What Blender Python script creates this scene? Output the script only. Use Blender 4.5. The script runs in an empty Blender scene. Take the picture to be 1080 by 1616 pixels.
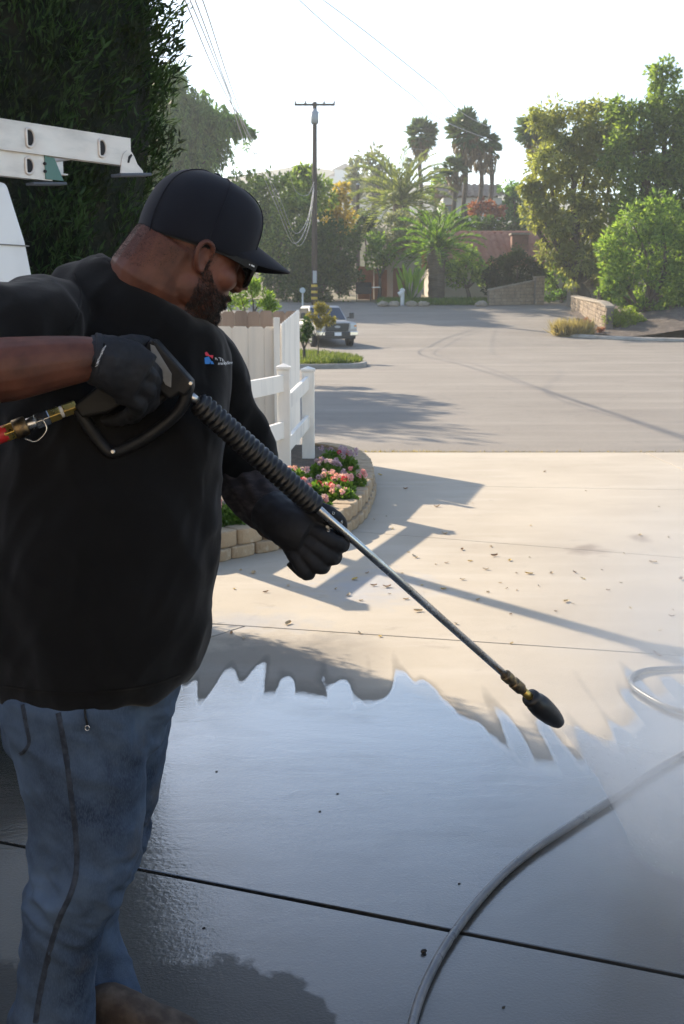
import bpy, bmesh, math, random
import numpy as np
from mathutils import Vector, Matrix, Euler
from math import sin, cos, pi, radians, atan2, sqrt, exp
random.seed(7); rng = np.random.default_rng(7)
scene = bpy.context.scene
COL = scene.collection
# ------------------------------------------------------------------ camera
FPX, HOR, HC = 1700.0, 500.0, 1.5
PITCH = math.atan((808 - HOR) / FPX)
cam_d = bpy.data.cameras.new('camera'); cam = bpy.data.objects.new('camera', cam_d); COL.objects.link(cam)
cam_d.sensor_fit = 'VERTICAL'; cam_d.sensor_height = 36.0; cam_d.sensor_width = 24.0
cam_d.lens = FPX / 1616 * 36; cam_d.clip_start = 0.05; cam_d.clip_end = 6000
cam.location = (0, 0, HC); cam.rotation_euler = (pi / 2 - PITCH, 0, 0)
cam_d.dof.use_dof = True; cam_d.dof.focus_distance = 2.6; cam_d.dof.aperture_fstop = 13
scene.camera = cam
# ------------------------------------------------------------------ sky, sun, exposure
SH = Vector((0.62, -0.785, 0)).normalized(); ELEV = radians(29)      # where shadows fall, sun height
world = bpy.data.worlds.new('World'); scene.world = world; world.use_nodes = True
wn = world.node_tree.nodes; wl = world.node_tree.links
sky = wn.new('ShaderNodeTexSky'); sky.sky_type = 'NISHITA'; sky.sun_disc = False
sky.sun_elevation = ELEV; sky.sun_rotation = atan2(-SH.x, -SH.y)
sky.air_density = 1.0; sky.dust_density = .7; sky.ozone_density = .9
wl.new(sky.outputs[0], wn['Background'].inputs[0]); wn['Background'].inputs[1].default_value = 0.14
sun_d = bpy.data.lights.new('sun', 'SUN'); sun_d.energy = 5.0; sun_d.angle = radians(0.53); sun_d.color = (1.0, 0.86, 0.67)
sun = bpy.data.objects.new('sun', sun_d); COL.objects.link(sun)
sdir = Vector((SH.x * cos(ELEV), SH.y * cos(ELEV), -sin(ELEV)))
sun.rotation_euler = sdir.to_track_quat('-Z', 'Y').to_euler(); sun.location = (-20, 25, 20)
scene.view_settings.view_transform = 'Standard'; scene.view_settings.look = 'None'
scene.view_settings.gamma = 1; scene.view_settings.exposure = 1.08
scene.view_settings.use_curve_mapping = False
scene.render.engine = 'CYCLES'
cy = scene.cycles
cy.use_denoising = True; cy.use_adaptive_sampling = True; cy.adaptive_threshold = .015; cy.max_bounces = 10; cy.diffuse_bounces = 3; cy.glossy_bounces = 4; cy.transmission_bounces = 6
cy.transparent_max_bounces = 12; cy.volume_bounces = 4; cy.sample_clamp_indirect = 6; cy.caustics_reflective = False; cy.caustics_refractive = False
cy.volume_step_rate = 2; cy.volume_max_steps = 256
# ------------------------------------------------------------------ helpers
def pdir(px, py):
    u = (px - 540) / FPX; v = -(py - 808) / FPX; c, s = cos(PITCH), sin(PITCH)
    return Vector((u, c + v * s, -s + v * c))
def at(px, py, Y):
    d = pdir(px, py); return Vector((0, 0, HC)) + d * (Y / d.y)
def gnd(px, py, z=0.0):
    d = pdir(px, py); return Vector((0, 0, HC)) + d * ((z - HC) / d.z)
def ppm(px, py, Y):                       # pixels per metre at that depth
    return FPX / (Y / pdir(px, py).y)
def org(o):
    v = Vector((0, 0, 0))
    while o is not None: v += o.location; o = o.parent
    return v
def tag(o, label=None, cat=None, group=None, kind=None):
    if label: o['label'] = label
    if cat: o['category'] = cat
    if group: o['group'] = group
    if kind: o['kind'] = kind
    return o
def empty(name, loc, label, cat, group=None):
    o = bpy.data.objects.new(name, None); COL.objects.link(o); o.location = loc; o.empty_display_size = 0.1
    return tag(o, label, cat, group)
def np_obj(name, V, F, m, parent=None, smooth=False):
    V = np.asarray(V, dtype=np.float64).reshape(-1, 3)
    if parent is not None: V = V - np.array(org(parent))
    me = bpy.data.meshes.new(name)
    if isinstance(F, np.ndarray):
        k = F.shape[1]; n = len(F)
        me.vertices.add(len(V)); me.vertices.foreach_set('co', V.astype(np.float32).ravel())
        me.loops.add(n * k); me.loops.foreach_set('vertex_index', F.astype(np.int32).ravel())
        me.polygons.add(n); me.polygons.foreach_set('loop_start', np.arange(0, n * k, k, dtype=np.int32))
        me.polygons.foreach_set('loop_total', np.full(n, k, dtype=np.int32))
        me.update(calc_edges=True)
    else:
        me.from_pydata([tuple(v) for v in V], [], F); me.update()
    if smooth: me.polygons.foreach_set('use_smooth', np.ones(len(me.polygons), dtype=bool))
    for mm in (m if isinstance(m, (list, tuple)) else [m]):
        if mm: me.materials.append(mm)
    o = bpy.data.objects.new(name, me); COL.objects.link(o)
    if parent is not None: o.parent = parent
    return o
def frame_from(d, up=Vector((0, 0, 1))):
    d = Vector(d).normalized()
    if abs(d.dot(up)) > 0.98: up = Vector((0, 1, 0))
    a = d.cross(up).normalized(); b = a.cross(d).normalized()
    return a, b, d
class MB:
    def __init__(s): s.v = []; s.f = []
    def add(s, v, f):
        n = len(s.v); s.v += [Vector(p) for p in v]; s.f += [tuple(i + n for i in q) for q in f]; return s
    def box(s, c, size, axes=None, ch=0.0):
        c = Vector(c); hx, hy, hz = [q / 2 for q in size]
        ax = axes or (Vector((1, 0, 0)), Vector((0, 1, 0)), Vector((0, 0, 1)))
        pts = [c + ax[0] * (hx * i) + ax[1] * (hy * j) + ax[2] * (hz * k) for k in (-1, 1) for j in (-1, 1) for i in (-1, 1)]
        return s.add(pts, [(0, 2, 3, 1), (4, 5, 7, 6), (0, 1, 5, 4), (2, 6, 7, 3), (0, 4, 6, 2), (1, 3, 7, 5)])
    def beam(s, p, q, w, h, up=Vector((0, 0, 1))):
        p = Vector(p); q = Vector(q); a, b, d = frame_from(q - p, up)
        return s.box((p + q) / 2, (w, (q - p).length, h), (a, d, b))
    def tube(s, pts, rad, n=12, caps=True, sq=None, up=Vector((0, 0, 1))):
        pts = [Vector(p) for p in pts]; m = len(pts)
        if not hasattr(rad, '__len__'): rad = [rad] * m
        rings = []; pa = None
        for i, p in enumerate(pts):
            d = (pts[min(i + 1, m - 1)] - pts[max(i - 1, 0)])
            if d.length < 1e-9: d = Vector((0, 0, 1))
            d.normalize()
            if pa is None: a, b, _ = frame_from(d, up)
            else:
                a = (pa - d * pa.dot(d))
                a = a.normalized() if a.length > 1e-6 else frame_from(d)[0]
                b = d.cross(a) * -1
                b = a.cross(d)
            pa = a
            r = rad[i]; ra, rb = (r if hasattr(r, '__len__') else (r, r))
            rings.append([p + a * (cos(2 * pi * k / n) * ra) + b * (sin(2 * pi * k / n) * rb) for k in range(n)])
        v = [q for r in rings for q in r]
        f = [(i * n + k, i * n + (k + 1) % n, (i + 1) * n + (k + 1) % n, (i + 1) * n + k) for i in range(m - 1) for k in range(n)]
        if caps: f += [tuple(range(n - 1, -1, -1)), tuple((m - 1) * n + k for k in range(n))]
        return s.add(v, f)
    def lathe(s, p, d, prof, n=20):       # prof: (distance along d, radius)
        p = Vector(p); d = Vector(d).normalized(); a, b, _ = frame_from(d)
        v = []; f = []
        for t, r in prof:
            v += [p + d * t + a * (cos(2 * pi * k / n) * r) + b * (sin(2 * pi * k / n) * r) for k in range(n)]
        m = len(prof)
        f = [(i * n + k, i * n + (k + 1) % n, (i + 1) * n + (k + 1) % n, (i + 1) * n + k) for i in range(m - 1) for k in range(n)]
        f += [tuple(range(n - 1, -1, -1)), tuple((m - 1) * n + k for k in range(n))]
        return s.add(v, f)
    def loft(s, rings, caps=True):
        n = len(rings[0]); m = len(rings)
        f = [(i * n + k, i * n + (k + 1) % n, (i + 1) * n + (k + 1) % n, (i + 1) * n + k) for i in range(m - 1) for k in range(n)]
        if caps: f += [tuple(range(n - 1, -1, -1)), tuple((m - 1) * n + k for k in range(n))]
        return s.add([q for r in rings for q in r], f)
    def ell(s, c, axes, n=20, m=12):      # ellipsoid, axes are scaled vectors
        c = Vector(c); A, B, C = [Vector(q) for q in axes]
        rings = []
        for i in range(1, m):
            t = pi * i / m
            rings.append([c + C * cos(t) + A * (sin(t) * cos(2 * pi * k / n)) + B * (sin(t) * sin(2 * pi * k / n)) for k in range(n)])
        n0 = len(s.v); s.loft(rings, caps=True); return s
    def prism(s, outline, depth_vec):     # closed polygon of points, extruded
        o = [Vector(p) for p in outline]; d = Vector(depth_vec); n = len(o)
        f = [tuple(range(n)), tuple(range(2 * n - 1, n - 1, -1))] + [(k, n + k, n + (k + 1) % n, (k + 1) % n) for k in range(n)]
        return s.add(o + [p + d for p in o], f)
    def build(s, name, m, parent=None, smooth=False, bevel=0, seg=2, fix=True):
        o = np_obj(name, [tuple(p) for p in s.v], s.f, m, parent, smooth)
        if fix:
            bm = bmesh.new(); bm.from_mesh(o.data); bmesh.ops.recalc_face_normals(bm, faces=bm.faces); bm.to_mesh(o.data); bm.free()
            if smooth: o.data.polygons.foreach_set('use_smooth', np.ones(len(o.data.polygons), dtype=bool))
        if bevel:
            b = o.modifiers.new('bevel', 'BEVEL'); b.width = bevel; b.segments = seg; b.limit_method = 'ANGLE'; b.angle_limit = radians(40)
        return o
def spline(pts, n):
    pts = [Vector(p) for p in pts]; out = []
    P = [pts[0] * 2 - pts[1]] + pts + [pts[-1] * 2 - pts[-2]]
    for i in range(1, len(P) - 2):
        for k in range(n):
            t = k / n; a, b, c, d = P[i - 1], P[i], P[i + 1], P[i + 2]
            out.append(0.5 * ((2 * b) + (c - a) * t + (2 * a - 5 * b + 4 * c - d) * t * t + (3 * b - a - 3 * c + d) * t ** 3))
    out.append(pts[-1]); return out
def lerpn(vals, n):
    out = []; vals = [np.array(v) if hasattr(v, '__len__') else v for v in vals]
    for i in range(len(vals) - 1):
        for k in range(n): out.append(vals[i] + (vals[i + 1] - vals[i]) * k / n)
    return out + [vals[-1]]
def remesh(mb, name, m, parent, voxel, smooth_it=6, factor=0.5):
    """closed overlapping shapes fused into one continuous skin"""
    o = mb.build('tmp_' + name, None)
    r = o.modifiers.new('r', 'REMESH'); r.mode = 'VOXEL'; r.voxel_size = voxel
    s = o.modifiers.new('s', 'SMOOTH'); s.iterations = smooth_it; s.factor = factor
    dg = bpy.context.evaluated_depsgraph_get(); dg.update()
    me = bpy.data.meshes.new_from_object(o.evaluated_get(dg)); me.name = name
    n = len(me.vertices); co = np.empty(n * 3, dtype=np.float32); me.vertices.foreach_get('co', co); co = co.reshape(-1, 3)
    if parent is not None: co = co - np.array(org(parent), dtype=np.float32)
    me.vertices.foreach_set('co', co.ravel()); me.materials.clear()
    for mm in (m if isinstance(m, (list, tuple)) else [m]): me.materials.append(mm)
    me.polygons.foreach_set('use_smooth', np.ones(len(me.polygons), dtype=bool)); me.update()
    bpy.data.objects.remove(o)
    ob = bpy.data.objects.new(name, me); COL.objects.link(ob)
    if parent is not None: ob.parent = parent
    return ob
def vco(o):
    n = len(o.data.vertices); a = np.empty(n * 3, dtype=np.float32); o.data.vertices.foreach_get('co', a)
    return a.reshape(-1, 3).astype(np.float64)
def vno(o):
    n = len(o.data.vertices); a = np.empty(n * 3, dtype=np.float32); o.data.vertices.foreach_get('normal', a)
    return a.reshape(-1, 3).astype(np.float64)
def setco(o, V): o.data.vertices.foreach_set('co', V.astype(np.float32).ravel()); o.data.update()
def copy_tree(o, loc=None, rz=None, label=None, parent=None, scale=None):
    c = o.copy(); COL.objects.link(c)
    if parent is not None: c.parent = parent
    if loc is not None: c.location = loc
    if rz is not None: c.rotation_euler = (0, 0, rz)
    if scale is not None: c.scale = (scale, scale, scale)
    if label: c['label'] = label
    for ch in o.children: copy_tree(ch, parent=c)
    return c
# ------------------------------------------------------------------ materials
class NT:
    def __init__(s, name):
        s.m = bpy.data.materials.new(name); s.m.use_nodes = True; s.t = s.m.node_tree; s.n = s.t.nodes; s.l = s.t.links
        s.b = s.n['Principled BSDF']; s.out = s.n['Material Output']
    def new(s, t, **kw):
        q = s.n.new(t)
        for k, v in kw.items(): setattr(q, k, v)
        return q
    def lk(s, a, b): s.l.new(a, b)
    def coords(s, kind='pos'):
        if kind == 'pos': return s.new('ShaderNodeNewGeometry').outputs['Position']
        return s.new('ShaderNodeTexCoord').outputs['Object']
    def noise(s, vec, scale, detail=4, rough=0.55, dist=0.0, stretch=None):
        if stretch:
            mp = s.new('ShaderNodeMapping'); mp.inputs['Scale'].default_value = stretch; s.lk(vec, mp.inputs['Vector']); vec = mp.outputs[0]
        q = s.new('ShaderNodeTexNoise'); q.inputs['Scale'].default_value = scale; q.inputs['Detail'].default_value = detail
        q.inputs['Roughness'].default_value = rough; q.inputs['Distortion'].default_value = dist; s.lk(vec, q.inputs['Vector']); return q.outputs['Fac']
    def ramp(s, fac, stops):
        r = s.new('ShaderNodeValToRGB'); e = r.color_ramp.elements
        while len(e) < len(stops): e.new(0.5)
        for k, (p, c) in enumerate(stops):
            e[k].position = p; e[k].color = (c, c, c, 1) if not hasattr(c, '__len__') else (*c[:3], 1)
        s.lk(fac, r.inputs[0]); return r.outputs[0]
    def mix(s, fac, a, b, mode='MIX'):
        q = s.new('ShaderNodeMix', data_type='RGBA', blend_type=mode)
        for sock, val in ((q.inputs[0], fac), (q.inputs[6], a), (q.inputs[7], b)):
            if hasattr(val, 'is_linked') or isinstance(val, bpy.types.NodeSocket): s.lk(val, sock)
            elif hasattr(val, '__len__'): sock.default_value = (*val[:3], 1)
            else: sock.default_value = val
        return q.outputs[2]
    def math(s, op, a, b=None, c=None, clamp=False):
        q = s.new('ShaderNodeMath', operation=op, use_clamp=clamp)
        for i, val in enumerate((a, b, c)):
            if val is None: continue
            if isinstance(val, bpy.types.NodeSocket): s.lk(val, q.inputs[i])
            else: q.inputs[i].default_value = val
        return q.outputs[0]
    def bump(s, h, strength, dist, prev=None):
        q = s.new('ShaderNodeBump'); q.inputs['Strength'].default_value = strength; q.inputs['Distance'].default_value = dist
        s.lk(h, q.inputs['Height'])
        if prev is not None: s.lk(prev, q.inputs['Normal'])
        s.lk(q.outputs[0], s.b.inputs['Normal']); return q.outputs[0]
def mat(name, col, rough=0.6, metal=0.0, spec=0.5, var=None, bump=None, coat=0.0, trans=None, coords='obj', sheen=0, alpha=None, rvar=None, stretch=None):
    t = NT(name); b = t.b
    b.inputs['Base Color'].default_value = (*col, 1); b.inputs['Roughness'].default_value = rough
    b.inputs['Metallic'].default_value = metal; b.inputs['Specular IOR Level'].default_value = spec
    b.inputs['Coat Weight'].default_value = coat; b.inputs['Coat Roughness'].default_value = 0.08
    if sheen: b.inputs['Sheen Weight'].default_value = sheen
    c = t.coords(coords) if (var or bump or rvar) else None
    if var:
        prev = col
        for (c2, sc, det, lo, hi) in (var if isinstance(var, list) else [var]):
            f = t.ramp(t.noise(c, sc, det, stretch=stretch), [(lo, 0.0), (hi, 1.0)]); prev = t.mix(f, prev, c2)
        t.lk(prev, b.inputs['Base Color'])
    if rvar:
        f = t.noise(c, rvar[0], 4); mr = t.new('ShaderNodeMapRange'); t.lk(f, mr.inputs[0]); mr.inputs[1].default_value = 0.3; mr.inputs[2].default_value = 0.7
        mr.inputs[3].default_value = rvar[1]; mr.inputs[4].default_value = rvar[2]; t.lk(mr.outputs[0], b.inputs['Roughness'])
    if bump:
        prev = None
        for (sc, st, di) in (bump if isinstance(bump, list) else [bump]): prev = t.bump(t.noise(c, sc, 5, stretch=stretch), st, di, prev)
    if trans: b.inputs['Transmission Weight'].default_value = trans
    if alpha is not None: b.inputs['Alpha'].default_value = alpha
    return t.m
def leafmat(name, dark, light, tl=0.35, rough=0.55, spec=0.25, hue_patch=None):
    """leaf surface: colour differs leaf by leaf, light passes through"""
    t = NT(name); b = t.b
    isl = t.new('ShaderNodeNewGeometry').outputs['Random Per Island']
    c = t.mix(isl, dark, light)
    if hue_patch:
        f = t.ramp(t.noise(t.coords('obj'), hue_patch[1], 2), [(0.45, 0.0), (0.65, 1.0)]); c = t.mix(f, c, hue_patch[0])
    t.lk(c, b.inputs['Base Color']); b.inputs['Roughness'].default_value = rough; b.inputs['Specular IOR Level'].default_value = spec
    tr = t.new('ShaderNodeBsdfTranslucent'); c2 = t.mix(1.0, c, (2.2, 2.2, 0.95), 'MULTIPLY'); t.lk(c2, tr.inputs[0])
    ms = t.new('ShaderNodeMixShader'); ms.inputs[0].default_value = tl
    t.lk(b.outputs[0], ms.inputs[1]); t.lk(tr.outputs[0], ms.inputs[2]); t.lk(ms.outputs[0], t.out.inputs[0]); return t.m
# ================================================================== setting: terrain, street, driveway
YS = [-30, -10, 0, 6, 12, 20, 30, 38, 44, 50, 56, 62, 68, 74, 80, 90, 100, 108, 116, 128, 140, 160, 200, 260, 340, 430, 600, 900, 1600, 3000]
ZS = [0, 0, 0, 0, 0, 0, 0, 0, 0, .15, .6, 1.15, 1.75, 2.4, 2.8, 3.2, 4.6, 7.6, 10.6, 12.2, 13.0, 13.5, 14, 15, 16, 17, 20, 24, 30, 40]
def TZ(Y): return float(np.interp(Y, YS, ZS))
def tgnd(px, py, dz=0.0):                  # where a pixel's ray meets the terrain
    lo = None
    for k in range(1, 4000):
        Y = k * 0.1 + 1
        if at(px, py, Y).z <= TZ(Y) + dz: return at(px, py, Y)
    return at(px, py, 100)
m_dirt = mat('dry_soil', (.19, .15, .11), .95, var=[((.11, .12, .05), .35, 5, .4, .62), ((.26, .21, .15), 3.0, 5, .5, .75)], bump=[(6, .6, .05)], coords='pos')
def asphalt_mat():
    t = NT('asphalt'); p = t.coords('pos')
    c = t.mix(t.ramp(t.noise(p, .35, 5), [(.35, 0), (.7, 1)]), (.235, .205, .172), (.29, .255, .215))
    c = t.mix(t.ramp(t.noise(p, 160, 2), [(.45, 0), (.7, 1)]), c, (.10, .095, .09))
    c = t.mix(t.ramp(t.noise(p, .9, 6, .7, 1.5, stretch=(.25, 1, 1)), [(.52, 0), (.72, .5)]), c, (.15, .132, .115))
    c = t.mix(t.ramp(t.noise(p, .5, 5, .6, stretch=(.15, 1.4, 1)), [(.5, 0), (.7, .45)]), c, (.33, .295, .25))
    c = t.mix(t.ramp(t.noise(p, 1.3, 6, .65, 1.2), [(.60, 0), (.64, .35), (.68, 0)]), c, (.11, .10, .095))
    t.lk(c, t.b.inputs['Base Color']); t.b.inputs['Roughness'].default_value = .85; t.b.inputs['Specular IOR Level'].default_value = .3
    b1 = t.bump(t.noise(p, 120, 3), .5, .006); t.bump(t.noise(p, 2.2, 3), .3, .02, b1); return t.m
m_asph = asphalt_mat()
# ground sheet
xs = [-3000, -900, -300, -120, -60, -30, -12, 0, 12, 30, 60, 120, 300, 900, 3000]
V = [(x, y, TZ(y) - .06 + (0.00002 * max(0, y - 150) * abs(x) if y < 1000 else 0)) for y in YS for x in xs]
n = len(xs); F = [(j * n + i, j * n + i + 1, (j + 1) * n + i + 1, (j + 1) * n + i) for j in range(len(YS) - 1) for i in range(n - 1)]
tag(np_obj('ground', V, F, m_dirt), kind='structure')
# street: between left and right edge at each station
def LEFT(y): return float(np.interp(y, [12, 30.9, 31, 33, 36, 40, 45, 50, 56, 62, 66, 68, 74, 76], [-60, -60, -6, .75, .7, -.2, -1.7, -2.4, -3.2, -4.0, -5, -9, -12, -12]))
def RIGHT(y): return float(np.interp(y, [12, 51, 51.2, 53, 55, 57, 60, 66, 70, 70.5, 76], [60, 60, 24, 15.5, 11.2, 11.3, 12.6, 14.4, 15.2, 30, 30]))
ysr = sorted(set([y for y in YS if 12.2 < y < 75] + [12.12, 30.9, 31, 32, 33, 34, 36, 40, 45, 51, 51.2, 53, 55, 57, 60, 66, 70, 70.5, 75.2]))
V = []; F = []
for y in ysr:
    a, b = LEFT(y), RIGHT(y)
    V += [(a + (b - a) * k / 10, y, TZ(y) - .004) for k in range(11)]
for j in range(len(ysr) - 1):
    F += [(j * 11 + i, j * 11 + i + 1, (j + 1) * 11 + i + 1, (j + 1) * 11 + i) for i in range(10)]
tag(np_obj('street', V, F, m_asph), kind='structure')
# ---- driveway of concrete slabs
def concrete_mat():
    t = NT('driveway_concrete'); p = t.coords('pos')
    sx = t.new('ShaderNodeSeparateXYZ'); t.lk(p, sx.inputs[0]); X, Y = sx.outputs[0], sx.outputs[1]
    c = t.mix(t.ramp(t.noise(p, .8, 6, .6), [(.35, 0), (.68, 1)]), (.465, .405, .32), (.385, .33, .257))
    c = t.mix(t.ramp(t.noise(p, 2.2, 5, .6, stretch=(.35, 1.6, 1)), [(.5, 0), (.72, .6)]), c, (.51, .455, .375))
    c = t.mix(t.ramp(t.noise(p, 5.5, 6, .7, .6), [(.60, 0), (.74, .55)]), c, (.27, .235, .19))
    c = t.mix(t.ramp(t.noise(p, 240, 2), [(.55, 0), (.75, .45)]), c, (.2, .175, .14))
    # a bluish mineral stain and a rust mark, each with a shape of its own
    for (cx, cy, rx, ry, col, am) in ((.17, 5.9, .42, .5, (.36, .36, .37), .7), (1.62, 6.9, .16, .22, (.2, .15, .11), .75), (2.05, 7.25, .1, .16, (.2, .15, .11), .6), (-.45, 5.2, .4, .25, (.33, .33, .34), .6)):
        dx = t.math('DIVIDE', t.math('SUBTRACT', X, cx), rx); dy = t.math('DIVIDE', t.math('SUBTRACT', Y, cy), ry)
        r = t.math('SQRT', t.math('ADD', t.math('MULTIPLY', dx, dx), t.math('MULTIPLY', dy, dy)))
        f = t.math('ADD', r, t.math('MULTIPLY', t.math('SUBTRACT', t.noise(p, 7, 4), .5), 2.2))
        c = t.mix(t.math('MULTIPLY', t.ramp(f, [(.2, 1), (1.0, 0)]), am), c, col)
    # ---- wetness: a washed front with fingers running out of it
    fc = t.new('ShaderNodeFloatCurve'); cv = fc.mapping.curves[0]
    wb = [(150, 1110), (262, 1112), (330, 1106), (400, 1098), (455, 1094), (510, 1100), (570, 1108), (640, 1104), (700, 1118), (745, 1140), (785, 1168), (830, 1196), (890, 1206), (950, 1180), (1010, 1130), (1060, 1090), (1079, 1085)]
    pts = []
    for (a, b) in wb:
        g = gnd(a, b); pts.append((min(max((g.x + 2) / 5, 0), 1), min(max((g.y - 2) / 4, 0), 1)))
    pts = sorted(pts); pts = [(0, pts[0][1])] + pts + [(1, pts[-1][1])]
    cv.points[0].location = pts[0]; cv.points[1].location = pts[-1]
    for q in pts[1:-1]: cv.points.new(*q)
    fc.mapping.update()
    t.lk(t.math('DIVIDE', t.math('ADD', X, 2), 5), fc.inputs['Value'])
    yb = t.math('ADD', t.math('MULTIPLY', fc.outputs[0], 4), 2)
    fing = t.ramp(t.noise(p, 9.5, .6, .4, 0, stretch=(1, .12, 1)), [(.45, 0), (.58, .55), (.75, 1)])
    edge = t.math('MULTIPLY', t.math('SUBTRACT', t.noise(p, 18, 5, .65), .5), .11)
    ybf = t.math('ADD', t.math('ADD', yb, t.math('MULTIPLY', fing, .62)), edge)
    dist = t.math('SUBTRACT', ybf, Y)
    wet = t.ramp(t.math('ADD', t.math('MULTIPLY', dist, 10), .5), [(.15, 0), (.5, .7), (.9, 1)])
    # matt patch near the boots where the film has drained
    ledge = t.math('ADD', 2.31, t.math('MULTIPLY', t.math('SUBTRACT', t.noise(p, 5, 5, .6), .5), .5))
    ledge = t.math('SUBTRACT', ledge, t.math('MULTIPLY', t.math('MAXIMUM', t.math('SUBTRACT', X, -.12), 0), 2.2))
    dry2 = t.ramp(t.math('ADD', t.math('MULTIPLY', t.math('SUBTRACT', ledge, Y), 18), .5), [(.2, 0), (.8, 1)])
    film = t.math('MULTIPLY', wet, t.math('SUBTRACT', 1, t.math('MULTIPLY', dry2, .82)))
    thin = t.ramp(t.noise(p, 3.2, 5, .6, .5, stretch=(.7, 1.3, 1)), [(.25, .84), (.5, 1)])
    film = t.math('MULTIPLY', film, thin)
    film = t.math('MULTIPLY', film, t.ramp(t.math('DIVIDE', t.math('SUBTRACT', Y, 2.0), 2.5), [(.05, .28), (.7, 1)]))   # reflection fading towards the camera is put into the film weight
    # splashed zone beyond the film, painted darker to deepen the shade there
    shade_mask = t.math('ADD', t.math('SUBTRACT', t.math('ADD', yb, 1.0), Y), t.math('MULTIPLY', t.math('SUBTRACT', t.noise(p, 3.5, 5, .65), .5), .9))
    shade_mask = t.math('MULTIPLY', t.ramp(t.math('MULTIPLY', shade_mask, 3), [(0.1, 0), (.9, 1)]), t.ramp(t.math('MULTIPLY', t.math('SUBTRACT', .28, X), 2), [(.1, 0), (.7, 1)]))
    c = t.mix(t.math('MULTIPLY', shade_mask, .75), c, t.mix(1.0, c, (.46, .47, .50), 'MULTIPLY'))
    damp = t.math('MULTIPLY', t.ramp(t.math('ADD', t.math('MULTIPLY', dist, 2.2), .5), [(.1, 0), (.45, .45), (.75, 1)]), .92)
    c = t.mix(damp, c, t.mix(1.0, c, (.03, .042, .055), 'MULTIPLY'))
    t.lk(c, t.b.inputs['Base Color'])
    rr = t.math('SUBTRACT', .82, t.math('MULTIPLY', wet, .3)); t.lk(rr, t.b.inputs['Roughness']); t.b.inputs['Specular IOR Level'].default_value = .35
    t.lk(film, t.b.inputs['Coat Weight']); t.b.inputs['Coat IOR'].default_value = 3.1
    t.lk(t.math('ADD', .05, t.math('MULTIPLY', t.noise(p, 4, 4), .16)), t.b.inputs['Coat Roughness'])
    b1 = t.bump(t.noise(p, 130, 3), .45, .0035); t.bump(t.noise(p, 14, 4), .25, .006, b1)
    cb = t.new('ShaderNodeBump'); cb.inputs['Strength'].default_value = .35; cb.inputs['Distance'].default_value = .004
    hh = t.math('ADD', t.math('MULTIPLY', t.noise(p, 75, 3, .55), .55), t.noise(p, 9, 3, .5, .4, stretch=(.5, 1.5, 1))); t.lk(hh, cb.inputs['Height']); t.lk(cb.outputs[0], t.b.inputs['Coat Normal'])
    return t.m
m_conc = concrete_mat()
m_joint = mat('joint_filler', (.022, .019, .016), .95, var=((.05, .042, .034), 12, 4, .45, .7), coords='pos')
JL = []                                     # joint lines: (y at x=0, slope, gap)
for (a, b, g) in (((220, 1372), (1080, 1541), .017), ((330, 984), (1080, 1035), .010), ((675, 848), (1000, 874), .007), ((600, 765), (1080, 773), .007)):
    p, q = gnd(*a), gnd(*b); s = (q.y - p.y) / (q.x - p.x); JL.append((p.y - s * p.x, s, g))
JL = [(JL[0][0] - 2.3, JL[0][1], .012)] + JL + [(12.05, .0, .012)]
drv = np_obj('driveway', [(-12, -4, -.055), (11, -4, -.055), (11, 12.13, -.055), (-12, 12.13, -.055)], [(0, 1, 2, 3)], m_joint); tag(drv, kind='structure')
xsplit = [-9, -5.2, None, 3.4, 7.0, 10.5]
g1, g2 = gnd(385, 988), gnd(330, 1010)      # the one longitudinal joint in view
def xl(y): return g1.x + (g2.x - g1.x) / (g2.y - g1.y) * (y - g1.y)
def xat(i, y): return xsplit[i] if xsplit[i] is not None else max(-3.0, xl(y) if y < g1.y + .02 else -1.3)
for k in range(len(JL) - 1):
    for i in range(len(xsplit) - 1):
        (y0, s0, ga), (y1, s1, gb) = JL[k], JL[k + 1]
        def corner(ix, top, side):
            yy = 5.2 if not top else 5.2
            y0k, sk, gk = JL[k + 1] if top else JL[k]
            x = xsplit[ix]
            y = y0k + sk * (x if x is not None else 0)
            if x is None: x = xl(y0k - .5 * sk) if k < 2 else -1.3; x = max(x, -3.0); y = y0k + sk * x
            return (x + side * .006, y + (-gk / 2 if top else gk / 2))
        c = [corner(i, False, 1), corner(i + 1, False, -1), corner(i + 1, True, -1), corner(i, True, 1)]
        mb = MB(); mb.prism([(x, y, -.12) for x, y in c], (0, 0, .12)); mb.build('slab', m_conc, drv, bevel=.002, seg=1)
# ================================================================== the person with the pressure washer
from mathutils import noise as mn
from mathutils.bvhtree import BVHTree
m_skin = mat('skin', (.125, .047, .029), .5, spec=.3, var=[((.070, .026, .017), 22, 5, .4, .68), ((.19, .068, .042), 9, 3, .5, .75)], bump=[(380, .25, .0008), (70, .2, .0012)])
bpy.data.materials['skin'].node_tree.nodes['Principled BSDF'].inputs['Subsurface Weight'].default_value = .12
bpy.data.materials['skin'].node_tree.nodes['Principled BSDF'].inputs['Subsurface Radius'].default_value = (.012, .004, .002)
m_hair = mat('dark_hair', (.014, .0095, .007), .55, spec=.4)
m_shirt = mat('black_cotton', (.0032, .0029, .0028), .9, spec=.12, sheen=.12, var=((.0052, .0049, .0051), 5, 4, .4, .7), bump=[(620, .25, .0006), (16, .35, .006)])
m_sleeve = mat('charcoal_knit', (.032, .028, .029), .9, spec=.2, var=((.075, .060, .060), 40, 5, .45, .7), bump=[(300, .4, .0012)], stretch=(1, 1, 2.5))
m_glove = mat('glove_fabric', (.009, .0095, .012), .7, spec=.3, var=((.017, .018, .023), 12, 4, .45, .7), bump=[(420, .4, .0008), (50, .3, .002)])
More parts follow.
